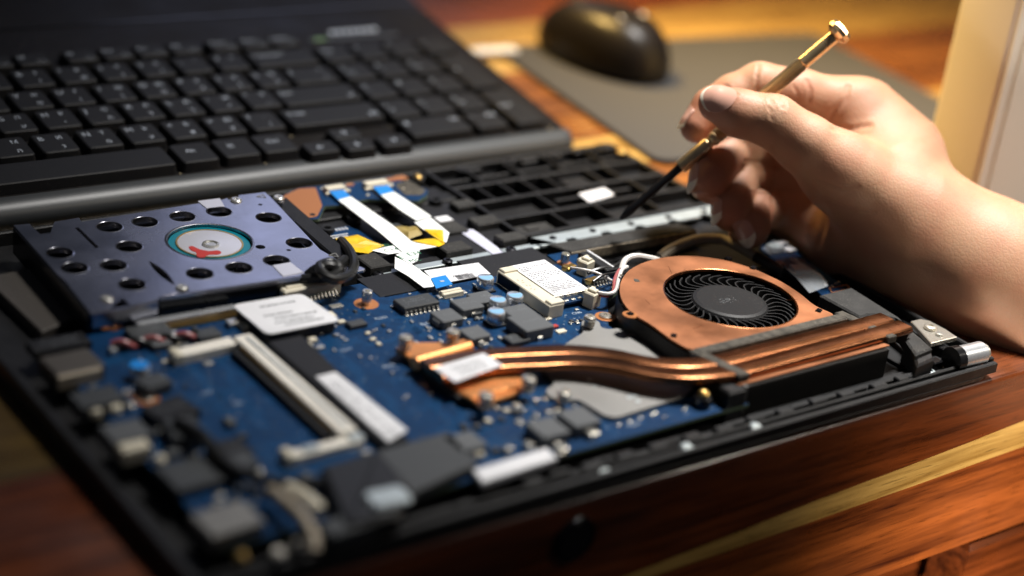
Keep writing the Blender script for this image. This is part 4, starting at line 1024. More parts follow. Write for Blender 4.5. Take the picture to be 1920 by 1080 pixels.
# fin stack
MB().box(57.5, -95, 9.2, 76, 18.5, 13.0, 0, .4).build('fin_core', M['blackgloss'], cf)
fin0 = None; NF = 66
for i in range(NF):
    x = 21+i*1.13
    if fin0 is None: fin0 = MB().box(x, -97, 9.0, .35, 20, 12.4, 0, 0).build('fin', M['fin'], cf, origin=(x, -97, 2.8), smooth=0)
    else: dup(fin0, (x, -97, 2.8), cf)
MB().box(58, -96, 15.65, 76.5, 18.6, .5, 0, .1).build('fin_top', M['copper'], cf)
MB().box(22.6, -106.0, 10, 1.0, 2.0, 11, .2, .2).build('end_tab', M['shield'], cf)
MB().box(17.5, -99, 9, 8, 18, 12.8, 0, .8).build('end_block', M['black'], cf)
# foam seals on top
MB().box(55.5, -84.4, 18.0, 74, 4.6, 2.4, 0, .5).build('foam_seal', M['dustfoam'], cf)
MB().prism([(16.2, -82.2), (20.8, -82.2), (25.6, -104.5), (20.6, -104.5)], 16.4, 18.9, .4).build('foam_seal', M['dustfoam'], cf)
MB().prism([(92, -80), (96.4, -80), (101, -104), (96.6, -104)], 15.9, 18.6, .4).build('foam_seal', M['dustfoam'], cf)
# heat pipes
M_PROF = [(-.5, .3), (-.48, .7), (-.42, .92), (-.36, 1), (0, 1), (.36, 1), (.42, .92), (.48, .7), (.5, .3), (.42, .06), (.25, 0), (-.25, 0), (-.42, .06)]
prof = [(-.5, .3), (-.46, .62), (-.34, .86), (-.18, .98), (0, 1), (.18, .98), (.34, .86), (.46, .62), (.5, .3), (.42, .06), (.25, 0), (-.25, 0), (-.42, .06)]
pA = smooth_path([(-73, -49.6, 13.4), (-60, -50.2, 13.4), (-47, -51.8, 13.4), (-33, -56.3, 13.6), (-19.5, -62, 14), (-9, -70.8, 14.6), (-.8, -81.6, 15.2), (9.2, -88.8, 15.8), (22, -91.6, 15.9), (40, -91.8, 15.9), (96, -91.2, 15.9), (110, -90.4, 15.6)], 6)
pB = smooth_path([(-73, -57.0, 13.4), (-60, -57.6, 13.4), (-48.5, -59.0, 13.4), (-37, -63, 13.6), (-23.6, -68.4, 14), (-13.4, -77, 14.6), (-4.8, -88.0, 15.2), (6.6, -96, 15.8), (23, -99.4, 15.9), (40, -99.6, 15.9), (96, -99, 15.9), (112, -98, 15.6)], 6)
MB().strip(pA, 8.1, 2.9, M_PROF).build('heat_pipe', M['pipe'], cf, smooth=1.0)
MB().strip(pB, 8.1, 2.9, M_PROF).build('heat_pipe', M['pipe'], cf, smooth=1.0)
# copper bracket over the processor
MB().prism(outline([(318, 118), (350, 92), (545, 90), (610, 75), (634, 110), (780, 190), (880, 250), (840, 300), (740, 330), (690, 360), (590, 300), (480, 220), (395, 165)], 12.6, 2.25, 600, 600), 11.0, 12.4, .3).build('processor_bracket', M['bright_copper'], cf)
MB().tube([at(600+400/2.25, 600+184/2.25, 13.0), at(600+628/2.25, 600+116/2.25, 13.0)], 2.5, 20).build('bracket_ridge', M['bright_copper'], cf)
MB().prism(outline([(580, 296), (830, 248), (850, 270), (640, 322)], 14.0, 2.25, 600, 600), 12.4, 13.6, .5).build('bracket_ridge', M['bright_copper'], cf)
MB().box(-58, -54, 10.2, 26, 26, 2.2, 0, .2).build('processor', M['chip'], mbd)
pl_ = MB().prism(outline([(478, 200), (690, 138), (772, 190), (570, 262)], 16.6, 2.25, 600, 600), 16.35, 16.6, .03).build('paper_label', M['white'], cf, label='white sticker on the heat pipes')
mb = MB(); q = outline([(478, 200), (690, 138), (772, 190), (570, 262)], 16.6, 2.25, 600, 600); q0, q1, q3 = [np.array(q[i]) for i in (0, 1, 3)]
for b in (.3, .45, .6, .75):
    t = .25
    while t < .8:
        l = random.uniform(.03, .07); p = q0+(q1-q0)*t+(q3-q0)*b; mb.box(p[0], p[1], 16.62, l*20, .7, .02, R_(4), .003); t += l+.025
mb.build('print', M['choke'], pl_)['kind'] = 'stuff'
# spring screws
def spring_screw(u, v, par, z0=9.0, top=15.5, r=2.4):
    x, y, _ = at(u, v, top)
    o = MB().lathe([(r, top-z0-1.7), (r+.1, top-z0-1.0), (r-.3, top-z0-.2), (r*.6, top-z0), (r*.25, top-z0), (r*.2, top-z0-.6), (0, top-z0-.6)], x, y, z0, 22).build('spring_screw', M['screw'], par)
    pth = [(x+(r-.6)*math.cos(t), y+(r-.6)*math.sin(t), z0+.4+(top-z0-2.4)*t/(2*math.pi*3.2)) for t in np.linspace(0, 2*math.pi*3.2, 60)]
    MB().tube(pth, .42, 6).build('spring', M['screw'], o)
    MB().lathe([(1.0, 0), (1.0, top-z0-1.2), (0, top-z0-1.2)], x, y, z0, 12).build('shank', M['screw'], o)
for u, v in ((761, 630), (850, 619), (912, 738), (992, 707)): spring_screw(u, v, cf, 11.5, 17.6, 2.5)
# grey metal plate under the pipes with its own spring screws
gp = thing('grey_plate', (-5, -72, 9), 'grey metal bracket plate lying under the copper heat pipes', 'bracket plate')
gpoly = [(-31, -59), (-16, -50), (-5, -45.4), (1, -43.2), (3.4, -38.6), (6.4, -35), (11, -35), (12.4, -38.5), (9.6, -42.6), (11.6, -45.0), (16.6, -45.6), (21.4, -68), (21.4, -88), (4.6, -96.4), (-28.4, -98.4), (-31.2, -96), (-32.6, -83), (-37.4, -81.4), (-41, -78), (-39.6, -73.4), (-33, -70.5)]
MB().prism(round_poly(gpoly, 2.0), 9.5, 10.5, .2).build('plate', M['shield'], gp)
for u, v in ((1107, 592), (1058, 733)): spring_screw(u, v, gp, 10.4, 15.2, 2.3)
mb = MB().lathe([(2.4, 0), (2.4, .06), (2.1, .06)], *at(1210, 690, 10.5)[:2], 10.5, 20)
for u, v in ((1105, 712), (1115, 722), (1180, 745), (1196, 752), (1190, 742)):
    x, y, _ = at(u, v, 10.5); mb.lathe([(1.0, 0), (1.0, .05), (.8, .05)], x, y, 10.5, 12)
mb.build('stamped_rings', M['zinc'], gp)['kind'] = 'stuff'
x, y, _ = at(1319, 742, 13)
bo = MB().lathe([(3.1, 0), (3.1, 3.6), (2.4, 4.2), (0, 4.2)], x, y, ZB, 20).build('black_boss', M['blackgloss'], mbd)
MB().lathe([(2.0, 0), (2.0, 1.0), (1.4, 1.6), (.7, 1.6), (0, 1.2)], x, y, ZB+4.2, 16).build('screw', M['gold'], bo)

# ================================================================== BUTTON BOARD AND FLAT CABLES
bb = thing('button_board', (-12, 96, 4), 'small touchpad button board, half bare copper, behind the flat cables', 'circuit board')
bp_ = round_poly(outline([(518, 372), (560, 352), (650, 344), (735, 331), (803, 356), (800, 366), (785, 376), (745, 376), (690, 372), (640, 384), (608, 386), (598, 410), (580, 411)], 11), .8, 2)
o = MB().prism(bp_, 9.6, 11.0, .15).build('board', [M['pcb'], M['pcbedge']], bb)
for p in o.data.polygons: p.material_index = 0 if abs(p.normal.z) > .5 else 1
MB().prism(round_poly(outline([(522, 372), (560, 354), (592, 352), (604, 386), (595, 406), (581, 409)], 11), 1.2, 3), 11.0, 11.12).build('copper_area', M['pad_copper'], bb)
MB().prism(round_poly(outline([(740, 346), (765, 337), (798, 357), (792, 366), (758, 366)], 11), 1, 3), 11.0, 11.1).build('copper_area', M['dustfoam'], bb)
for p in ((735, 336, 5, 3), (752, 333, 5, 4), (655, 346, 4, 2)):
    x, y, _ = at(p[0], p[1], 11.2); MB().box(x, y, 11.15, p[2], p[3], .3, 0, .05).build('copper_area', M['pad_copper'], bb)
x, y, _ = at(586, 402, 11.2); MB().lathe([(1.2, 0), (1.2, .1), (0, .1)], x, y, 11.1, 14).build('screw_hole', M['black'], bb)
for u, v, w in ((628, 351, 9), (705, 342, 11)):
    x, y, _ = at(u, v, 13)
    o = MB().box(x, y, 12.2, w, 4.0, 2.4, 0, .3).build('cable_connector', M['cream'], bb)
    MB().box(x, y-2.4, 11.6, w+2.6, 1.6, 1.2, 0, .2).build('latch', M['cream'], o)
for i in range(18):
    u, v = random.uniform(600, 760), random.uniform(344, 366); x, y, _ = at(u, v, 11.3)
    MB().box(x, y, 11.3, random.uniform(.8, 1.8), .8, .6, random.choice((0, 1.57)), .1).build('smd_component', M[random.choice(('chip', 'tin', 'cream'))], bb)
# touchpad controller board under the tapes
tb = thing('touchpad_board', (-18, 64, 6.6), 'dark blue touchpad controller board lying between the flat cables', 'circuit board')
MB().prism(outline([(608, 432), (650, 424), (728, 452), (745, 470), (690, 474), (640, 452)], 7.4), 6.7, 7.5, .1).build('board', M['pcb'], tb)
mb = MB()
for i in range(7):
    x, y, _ = at(612+i*6.2, 434-i*1.0, 7.6); mb.box(x, y, 7.62, .7, 2.2, .25, 0, .05)
for i in range(2):
    x, y, _ = at(634, 441+i*4, 7.6); mb.box(x, y, 7.6, 9, .6, .2, 0, .05)
mb.build('contacts', M['white'], tb)['kind'] = 'stuff'
MB().prism(outline([(735, 420), (770, 415), (800, 432), (760, 446)], 7.4), 6.7, 7.6, .1).build('dark_chip', M['chip'], tb)

def flat(name, pts, z, mat, lab=None, par=None, zs=None, s=5.4, ox=560, oy=310, cat='ribbon cable', th=.18):
    P2 = [at(ox+a/s, oy+b/s, zz)[:3] for (a, b), zz in zip(pts, zs or [z]*len(pts))]
    n = len(P2); a = sum(P2[i-1][0]*P2[i][1]-P2[i][0]*P2[i-1][1] for i in range(n))
    if a < 0: P2 = P2[::-1]
    mb = MB(); mb.add([(p[0], p[1], p[2]-th) for p in P2]+[tuple(p) for p in P2], [tuple(range(n-1, -1, -1)), tuple(range(n, 2*n))]+[(i, (i+1) % n, n+(i+1) % n, n+i) for i in range(n)])
    o = mb.build(name, M[mat], par, smooth=0)
    if lab: tag(o, lab, cat)
    return o
# long white ribbon from the left connector to the board
rb = thing('ribbon_cable', (-20, 60, 8), 'white flat ribbon cable running from the left connector, folded, to the blue motherboard plug', 'ribbon cable')
flat('blue_end', [(310, 262), (455, 245), (525, 315), (400, 350)], 12.2, 'ffcblue', par=rb, zs=[12.6, 12.6, 12.3, 12.3])
flat('ribbon', [(398, 348), (525, 314), (960, 610), (1225, 840), (1055, 880), (800, 660)], 11.6, 'ffc', par=rb, zs=[12.3, 12.3, 11.6, 11.0, 11.0, 11.6])
flat('fold', [(985, 905), (1060, 878), (1228, 838), (1206, 965), (1130, 1002)], 11.4, 'ffc', par=rb)
flat('ribbon', [(650, 490), (735, 527), (862, 618), (846, 640), (795, 646), (720, 590), (648, 548)], 11.0, 'ffc', par=rb, s=2.7, ox=500, oy=300, zs=[11.2, 11.2, 11.4, 11.4, 11.4, 11.3, 11.2])
be = flat('blue_end', [(832, 598), (905, 582), (942, 628), (858, 650)], 11.7, 'ffcblue', par=rb, s=2.7, ox=500, oy=300)
x, y, _ = at(829, 527, 11.8); MB().box(x, y, 11.78, 1.8, 1.2, .06, 0, .01).build('square_mark', M['legend'], be)
def cable_text(s, u, v, size, par, z=11.45, mat='ink_green', ang=0):
    mb = MB(); c, s_ = math.cos(ang), math.sin(ang)
    text_mesh(mb, s, size, at(u, v, z), (c, s_, 0), (-s_, c, 0), (0, 0, 1), .03); return mb.build('lettering', M[mat], par, smooth=0)
cable_text('E', 751, 486, 4.2, rb); cable_text('E34', 767, 480, 4.2, rb); cable_text('MC', 770, 492, 3.6, rb)
# second ribbon, kinked and folded back
r2 = thing('ribbon_cable', (5, 70, 8), 'white flat ribbon cable from the right connector, kinked and folded back under yellow tape', 'ribbon cable')
flat('blue_end', [(750, 215), (905, 198), (965, 268), (830, 300)], 12.6, 'ffcblue', par=r2, zs=[12.9, 12.9, 12.5, 12.5])
flat('ribbon', [(832, 300), (965, 268), (1345, 515), (1190, 556), (1010, 440)], 12, 'ffc', par=r2, zs=[12.5, 12.5, 12.0, 12.0, 12.6])
flat('ribbon', [(1172, 578), (1335, 528), (1525, 684), (1494, 782), (1265, 650)], 11.2, 'ffc', par=r2, zs=[11.2, 11.6, 11.2, 11.2, 11.2])
flat('ribbon', [(1140, 768), (1475, 780), (1420, 818), (1232, 852)], 10.7, 'ffc', par=r2)
flat('ribbon', [(740, 862), (960, 804), (1060, 880), (905, 900)], 10.7, 'ffc', par=r2)
cable_text('TEL 7', 714, 464, 3.4, r2, 10.8); cable_text('C 1.61', 722, 472, 3.0, r2, 10.8)
# yellow tapes
def tape(pts, z, lab, mat='kapton', bumpy=.5):
    P2 = outline(pts, z, 5.4, 560, 310); c = np.mean(np.array(P2), 0); n = len(P2); mb = MB()
    vs = [(*c, z+.5)]+[(*p, z+random.uniform(-.2, .3)) for p in P2]+[(*(np.array(p)*.55+c*.45), z+random.uniform(-.1, bumpy)) for p in P2]
    mb.add(vs, [(0, n+1+i, n+1+(i+1) % n) for i in range(n)]+[(n+1+i, 1+i, 1+(i+1) % n, n+1+(i+1) % n) for i in range(n)])
    o = mb.build('yellow_tape', M[mat], smooth=0); tag(o, lab, 'tape'); return o
tape([(370, 740), (600, 700), (740, 772), (870, 812), (705, 892), (610, 880), (430, 852), (420, 800)], 9.6, 'crumpled yellow tape left of the long ribbon cable', bumpy=1.6)
tape([(1262, 646), (1465, 655), (1470, 782), (1360, 712)], 11.5, 'yellow tape triangle on the fold of the kinked ribbon', bumpy=.1)
tape([(1150, 768), (1300, 742), (1475, 730), (1475, 795), (1420, 818)], 11.0, 'yellow tape strip below the folded ribbon end', bumpy=.2)
tape([(950, 622), (1040, 612), (1130, 640), (1225, 640), (1260, 700), (1110, 750), (1040, 690)], 9.4, 'amber wrinkled tape between the two ribbons', 'kapton_dark', bumpy=1.8)
# ================================================================== KEYBOARD (tilted a little towards the viewer)
KO = np.array([-98.776, 156.452, 24.28]); KX = np.array([.99971, .01544, -.01833]); KY = np.array([-.01289, .99117, .13195]); KN = np.array([.02021, -.13168, .99109])
def K(x, y, h): return KO+KX*x+KY*y+KN*h
kbd = thing('keyboard', K(-20, 60, -20), 'black keyboard with a number block and a grey rounded front edge behind the opened laptop', 'keyboard')
def kprism(mb, poly, h0, h1, ch=0, taper=0, shift=(0, 0)):
    t = MB()
    if taper:
        n = len(poly); low = inset(poly, -taper)
        ti = inset(poly, ch)
        vs = [(x, y, h0) for x, y in low]+[(x, y, h1-ch*.8) for x, y in poly]+[(x, y, h1) for x, y in ti]
        t.add(vs, [(k*n+i, k*n+(i+1) % n, (k+1)*n+(i+1) % n, (k+1)*n+i) for k in range(2) for i in range(n)]+[tuple(range(2*n, 3*n))])
    else: t.prism(poly, h0, h1, ch)
    return mb.add([K(*p) for p in t.v], t.f)
kprism(MB(), [(-330, -30), (223, -30), (226, -26), (231, 112), (243, 190), (-330, 190)], -19, -4.6, .6).build('deck', M['deck'], kbd)
# rounded grey front edge
prof = [(-29.5, -4.4), (-31.5, -4.2), (-34, -4.6), (-36.6, -5.8), (-38.4, -7.8), (-39.2, -10.5), (-38.6, -13.6), (-36.8, -16.6), (-33.5, -18.6), (-29.5, -19.2)]
mb = MB(); n = len(prof); xs = [-330, 221, 223.5, 225.2, 226.4]; sh = [0, 0, .6, 1.8, 4.5]; vs = []
for x, s_ in zip(xs, sh): vs += [K(x, min(-29.5, y+s_), h) for y, h in prof]
fs = [(k*n+i, (k+1)*n+i, (k+1)*n+(i+1) % n, k*n+(i+1) % n) for k in range(len(xs)-1) for i in range(n)]
fs += [tuple(range(n)), tuple(range(len(vs)-1, len(vs)-n-1, -1))]
mb.add(vs, fs).build('front_edge', M['lip'], kbd, smooth=1.0)
# light strip with lettering above the number block
kprism(MB(), rrect(172, 78.5, 52, 3.4, 1.0), -4.6, -3.9, .2).build('light_strip', M['lip'], kbd)
o = MB(); kprism(o, rrect(152, 78.5, 7, 3.2, 1.0), -4.0, -3.6, .1)
m_ = material('green_led_lens', (.10, .17, .07), .4); o.build('green_lens', m_, kbd)
mb = MB()
for i in range(7): kprism(mb, [(162+i*4.1, 84), (165+i*4.1, 84), (165.4+i*4.1, 88), (162.4+i*4.1, 88)], -4.55, -4.45)
mb.build('lettering', M['legend'], kbd)
kprism(MB(), [(-330, 112), (231, 112), (231, 113.2), (-330, 113.2)], -4.6, -4.2).build('deck_seam', M['blackgloss'], kbd)
# keys: (x, y, width, depth, legends)
P1, W1, D1 = 19.0, 15.6, 15.2
keys = []
def row(y, x0, names, d=D1, w=W1, pitch=P1): 
    for i, nm in enumerate(names): keys.append((x0+i*pitch, y, w, d, nm))
row(.2, -57, [('C', 'С', 'ב'), ('V', 'М', 'ה'), ('B', 'И', 'נ'), ('N', 'Т', 'מ'), ('M', 'Ь', 'צ'), ('<', 'Б', 'ת'), ('>', 'Ю', 'ץ'), ('?', '.', '/')])
for i, k in enumerate(keys): keys[i] = (k[0]+(k[0]+19)*.004+19-19, *k[1:])
row(19.4, -66.5, [('D', 'В', 'ג'), ('F', 'А', 'כ'), ('G', 'П', 'ע'), ('H', 'Р', 'י'), ('J', 'О', 'ח'), ('K', 'Л', 'ל'), ('L', 'Д', 'ך'), (':', 'Ж', 'ף'), ('"', 'Э', ',')], )
row(37.4, -71, [('E', 'У', 'ק'), ('R', 'К', 'ר'), ('T', 'Е', 'א'), ('Y', 'Н', 'ט'), ('U', 'Г', 'ו'), ('I', 'Ш', 'ן'), ('O', 'Щ', 'ם'), ('P', 'З', 'פ'), ('{', 'Х', '['), ('}', 'Ъ', ']')])
row(56.6, -62, [('$', '4', ';'), ('%', '5', ':'), ('^', '6', ','), ('&', '7', '?'), ('*', '8', '₪'), ('(', '9', ')'), (')', '0', '('), ('_', '-', ''), ('+', '=', '')])
keys += [(122.5, 37.4, 23.5, D1, ('|', '/', '\\')), (118, 56.6, 33, D1, ('← Backspace', '', '')), (115, 18.6, 40, D1, ('Enter', '', '↵')), (111.5, -.4, 47.5, D1, ('⇧ Shift', '', 'РУ'))]
for x, nm in ((-49, 'F5'), (-32, 'F6'), (-15, 'F7'), (2, 'F8'), (24.4, 'F9'), (41.6, 'F10'), (58.6, 'F11'), (75.4, 'F12'), (95.5, 'Prt Sc'), (112, 'Insert'), (128, 'Delete')):
    keys.append((x, 73.8, 14.8, 10.4, (nm, '', '~')))
keys += [(-43, -19.6, 129, D1, ('', '', '')), (33, -19.6, 16.6, D1, ('', 'Alt', '')), (52.6, -19.4, 16.6, D1, ('', '▤', '')), (71.2, -19.4, 16.2, D1, ('', 'Ctrl', '')),
         (89.5, -27.4, 15, 9.4, ('', '←', '')), (107.3, -18.2, 14.4, 8.4, ('', '↑', '')), (107.6, -28.6, 14.4, 9.2, ('', '↓', '')), (126.2, -28.8, 15, 9.2, ('', '→', ''))]
for j, (y, names) in enumerate(((-1.2, ('1\nEnd', '2\n↓', '3\nPgDn')), (18.0, ('4\n←', '5', '6\n→')), (37.2, ('7\nHome', '8\n↑', '9\nPgUp')), (56.2, ('Num\nLk', '/', '*')))):
    for i, nm in enumerate(names): keys.append((147+i*19.2, y, 16.4, D1, (nm, '', '')))
keys += [(154.6, -19.8, 33, D1, ('0', 'Ins', '')), (183.2, -19.8, 17, D1, ('.', 'Del', '')), (205.4, -10.6, 16.6, 33.5, ('Enter', '', '')), (205.4, 27.6, 16.6, 34, ('+', '', '')), (205.4, 56.2, 16.6, D1, ('-', '', ''))]
kcache = {}; letters = []
for kx, ky, w, d, leg in keys:
    kk = (round(w, 1), round(d, 1)); c = K(kx, ky, 0)
    if kk not in kcache:
        mb = MB(); kprism(mb, rrect(kx, ky, w, d, 1.5), -5.0, 0, .55, 1.1)
        kcache[kk] = mb.build('key', M['key'], kbd, origin=c); ko = kcache[kk]
    else: ko = dup(kcache[kk], c, kbd)
    mb = MB(); a, b, e = leg; small = d < 12
    def put(s, x, y, sz):
        for q, line in enumerate(s.split('\n')):
            text_mesh(mb, line, sz*(1 if q == 0 else .62), K(x, y-q*4.2, 0), KX, KY, KN, .04)
    if w > 100: pass
    elif small: 
        if a: put(a, kx-w/2+1.6, ky+.6, 3.2); put('▭', kx+1.5, ky-3.6, 3.6)
        else: put(b, kx-2.4, ky-1.6, 4.6)
    else:
        if a: put(a, kx-w/2+1.8, ky+d/2-5.6 if d < 20 else ky, 4.4 if len(a) < 3 else 3.0)
        if b: put(b, kx+w/2-6.2 if a else kx-3.4, ky+d/2-5.4 if a else ky, 3.6)
        if e: put(e, kx+w/2-6.4, ky-d/2+2.6, 3.8)
    if mb.v: mb.build('legend', M['legend'], ko, smooth=0)
# crumbs caught between the keys
mb = MB()
for i in range(60):
    kx, ky, w, d, _l = random.choice(keys)
    p = K(kx+w/2+1.7+random.uniform(-.4, .4), ky-d/2-1.6+random.uniform(-.5, .5), -4.4); s_ = random.uniform(.25, .7)
    mb.box(p[0], p[1], p[2]+s_/2, s_*1.6, s_, s_, random.uniform(0, 3), s_*.2)
mb.build('crumbs', M['crumb'], kbd)['kind'] = 'stuff'

# ================================================================== SCREWDRIVER
HD = 712.0                                   # distance of the hand from the camera
sd = thing('screwdriver', at_depth(1162, 411, HD+6), 'thin brass precision screwdriver with a dark tip, held by the hand above the laptop', 'screwdriver')
s0, s1 = at_depth(1162, 411, HD+6), at_depth(1580, 54, HD-4)
SDX = (s1-s0)/np.linalg.norm(s1-s0); SL = np.linalg.norm(s1-s0)
rot = Vector(SDX).to_track_quat('Z', 'Y').to_matrix().to_4x4(); rot.translation = Vector(s0)
def lat(name, prof, mat, n=24, par=sd, sm=.6): return MB().lathe(prof, 0, 0, 0, n, rot).build(name, M[mat], par, smooth=sm)
k_ = SL/118.0
lat('shaft', [(.15, 0), (.9, 1.0), (1.6, 3.2), (1.85, 5.0), (1.72, 7.5), (1.72, 34)], 'blackened', 20)
lat('ferrule', [(1.7, 32.2), (2.75, 32.3), (2.9, 32.8), (2.9, 46.6), (2.7, 47.2), (2.2, 47.6), (2.2, 48.6), (2.7, 49.0), (2.9, 49.4), (2.9, 51.2), (2.5, 51.6)], 'brass', 32)
mb = MB(); nk = 18; vs = []
zz = [51.4, 52, 95.6, 96.4]
for z, ro in zip(zz, (-.25, 0, 0, -.3)):
    for i in range(nk*2):
        r = 2.95+ro-(.6 if i % 2 else 0); a = math.pi*i/nk; vs.append(tuple(rot @ Vector((r*math.cos(a), r*math.sin(a), z))))
N2 = nk*2
mb.add(vs, [(k*N2+i, k*N2+(i+1) % N2, (k+1)*N2+(i+1) % N2, (k+1)*N2+i) for k in range(3) for i in range(N2)])
mb.build('knurled_grip', M['brass'], sd, smooth=.2)
lat('neck', [(2.4, 96.2), (2.75, 96.6), (2.75, 112.6), (2.3, 113.0), (2.3, 114.0)], 'brass', 32)
lat('cap', [(1.9, 112.9), (3.2, 113.0), (4.5, 113.9), (5.3, 114.8), (5.3, 116.6), (4.5, 117.8), (3.0, 118.2), (0, 118.3)], 'brass', 10, sm=.3)

# ================================================================== HAND (one continuous skin grown round the finger bones)
def cs(u, v, w): d = HD+w; return np.array([(u-960)/FPX*d, -(v-540)/FPX*d, d])
CH = {  # finger: joints from knuckle to tip (photo position, distance offset, radius in mm)
 'thumb': [(1585, 328, -3, 14.5), (1512, 272, -9, 12.0), (1450, 228, -11.5, 10.6), (1385, 212, -11.5, 9.4), (1345, 194, -10, 7.6)],
 'index': [(1596, 205, 24, 11.6), (1500, 178, 19, 10.6), (1424, 162, 15, 9.8), (1375, 180, 14, 8.8), (1335, 203, 13, 8.3), (1307, 237, 11, 7.0)],
 'middle': [(1512, 285, 38, 11), (1412, 274, 33, 9.6), (1364, 288, 16, 8.6), (1333, 328, 5, 8.2), (1327, 343, 4, 7.8)],
 'ring': [(1508, 338, 42, 11), (1420, 330, 40, 9.4), (1386, 338, 20, 8.2), (1372, 388, 6, 7.9), (1368, 400, 5, 7.3)],
 'little': [(1500, 395, 41, 10.6), (1440, 392, 40, 9), (1416, 390, 20, 7.8), (1409, 424, 7, 7.4), (1407, 434, 6, 6.9)],
}
PALM = [((1580, 326, -2, 15), (1700, 405, 4, 22)), ((1612, 258, 19, 9), (1662, 318, 12, 16)), ((1596, 205, 24, 11.6), (1688, 322, 18, 19)), ((1640, 190, 26, 8), (1700, 270, 22, 13)),
        ((1530, 290, 42, 12), (1700, 390, 28, 21)), ((1520, 345, 42, 12), (1700, 430, 26, 22)), ((1500, 405, 40, 11), (1590, 442, 26, 17)), ((1590, 442, 26, 17), (1728, 474, 12, 26)),
        ((1690, 395, 12, 22), (1853, 512, 8, 27.5)), ((1720, 450, 12, 26), (1853, 514, 8, 28.0)), ((1853, 514, 8, 28.0), (1960, 592, 8, 30)), ((1960, 592, 8, 30), (2420, 930, 4, 39))]
EXTRA = {'little': [((1394, 434, 16, 6.2), (1412, 408, 20, 7.2))]}
pts_all = [cs(*j[:3]) for c in CH.values() for j in c]+[cs(*j[:3]) for p in PALM for j in p]
lo = np.min(pts_all, 0)-24; hi = np.max(pts_all, 0)+24; hi[0] = cs(2420, 930, 4)[0]+40; lo[1] = min(lo[1], cs(2420, 930, 4)[1]-40)
VX = 1.05
gx, gy, gz = [np.arange(lo[i], hi[i], VX, dtype=np.float32) for i in range(3)]
shape = (len(gx), len(gy), len(gz))
def cone(field_pts, a, b):
    pa, pb = cs(*a[:3]).astype(np.float32), cs(*b[:3]).astype(np.float32); ra, rb = a[3], b[3]
    ab = pb-pa; t = np.clip(((field_pts-pa)@ab)/max(1e-6, ab@ab), 0, 1)
    d = field_pts-pa-t[..., None]*ab
    return np.sqrt((d*d).sum(-1))-(ra+(rb-ra)*t)
def smin(a, b, k): h = np.maximum(k-np.abs(a-b), 0)/k; return np.minimum(a, b)-h*h*k*.25
def hand_sdf(p):
    palm = None
    for a, b in PALM:
        d = cone(p, a, b); palm = d if palm is None else smin(palm, d, 9)
    out = palm
    for name, c in CH.items():
        f = None
        for a, b in list(zip(c[:-1], c[1:])): d = cone(p, a, b); f = d if f is None else smin(f, d, 2.2)
        for a, b in EXTRA.get(name, []): f = smin(f, cone(p, a, b), 3)
        out = smin(out, smin(palm, f, 9 if name == 'thumb' else 8), .45)
    return out
field = np.empty(shape, np.float32)
for i in range(0, shape[0], 16):
    xs_ = gx[i:i+16]; G3 = np.stack(np.meshgrid(xs_, gy, gz, indexing='ij'), -1); field[i:i+16] = hand_sdf(G3)
def surface_nets(F):
    ins = F < 0; nx, ny, nz = F.shape
    cnt = np.zeros((nx-1, ny-1, nz-1), np.int16); acc = np.zeros((nx-1, ny-1, nz-1, 3), np.float32)
    cor = [(i, j, k) for i in (0, 1) for j in (0, 1) for k in (0, 1)]
    sl_ = lambda c: F[c[0]:nx-1+c[0], c[1]:ny-1+c[1], c[2]:nz-1+c[2]]
    for a in cor:
        for ax in range(3):
            if a[ax] == 0:
                b = list(a); b[ax] = 1; fa, fb_ = sl_(a), sl_(tuple(b)); cross = (fa < 0) != (fb_ < 0)
                t = np.where(cross, fa/np.where(cross, fa-fb_, 1), 0)
                cnt += cross
                for q in range(3): acc[..., q] += np.where(cross, a[q]+(t if q == ax else 0), 0)
    act = cnt > 0; idx = -np.ones(act.shape, np.int64); idx[act] = np.arange(act.sum())
    ijk = np.argwhere(act); V = ijk+acc[act]/cnt[act][:, None]; quads = []
    for ax in range(3):
        o1, o2 = [(1, 2), (2, 0), (0, 1)][ax]
        A = ins.take(range(0, F.shape[ax]-1), ax); B = ins.take(range(1, F.shape[ax]), ax)
        e = np.argwhere(A != B)
        ok = (e[:, o1] > 0) & (e[:, o2] > 0) & (e[:, o1] < F.shape[o1]-1) & (e[:, o2] < F.shape[o2]-1); e = e[ok]
        flip = A[tuple(e.T)]
        def sh_(da, db): q = e.copy(); q[:, o1] += da; q[:, o2] += db; return idx[tuple(q.T)]
        q = np.stack([sh_(-1, -1), sh_(0, -1), sh_(0, 0), sh_(-1, 0)], 1)
        q[~flip] = q[~flip][:, ::-1]; quads.append(q)
    return V, np.concatenate(quads)
HV, HQ = surface_nets(field)
HV = HV*VX+lo
def grad(p, h=.6):
    return np.stack([(hand_sdf(p+np.eye(3)[i]*h)-hand_sdf(p-np.eye(3)[i]*h))/(2*h) for i in range(3)], -1)
for _ in range(2):
    g = grad(HV); g /= np.linalg.norm(g, axis=1)[:, None]+1e-9; HV = HV-g*np.clip(hand_sdf(HV), -.6, .6)[:, None]
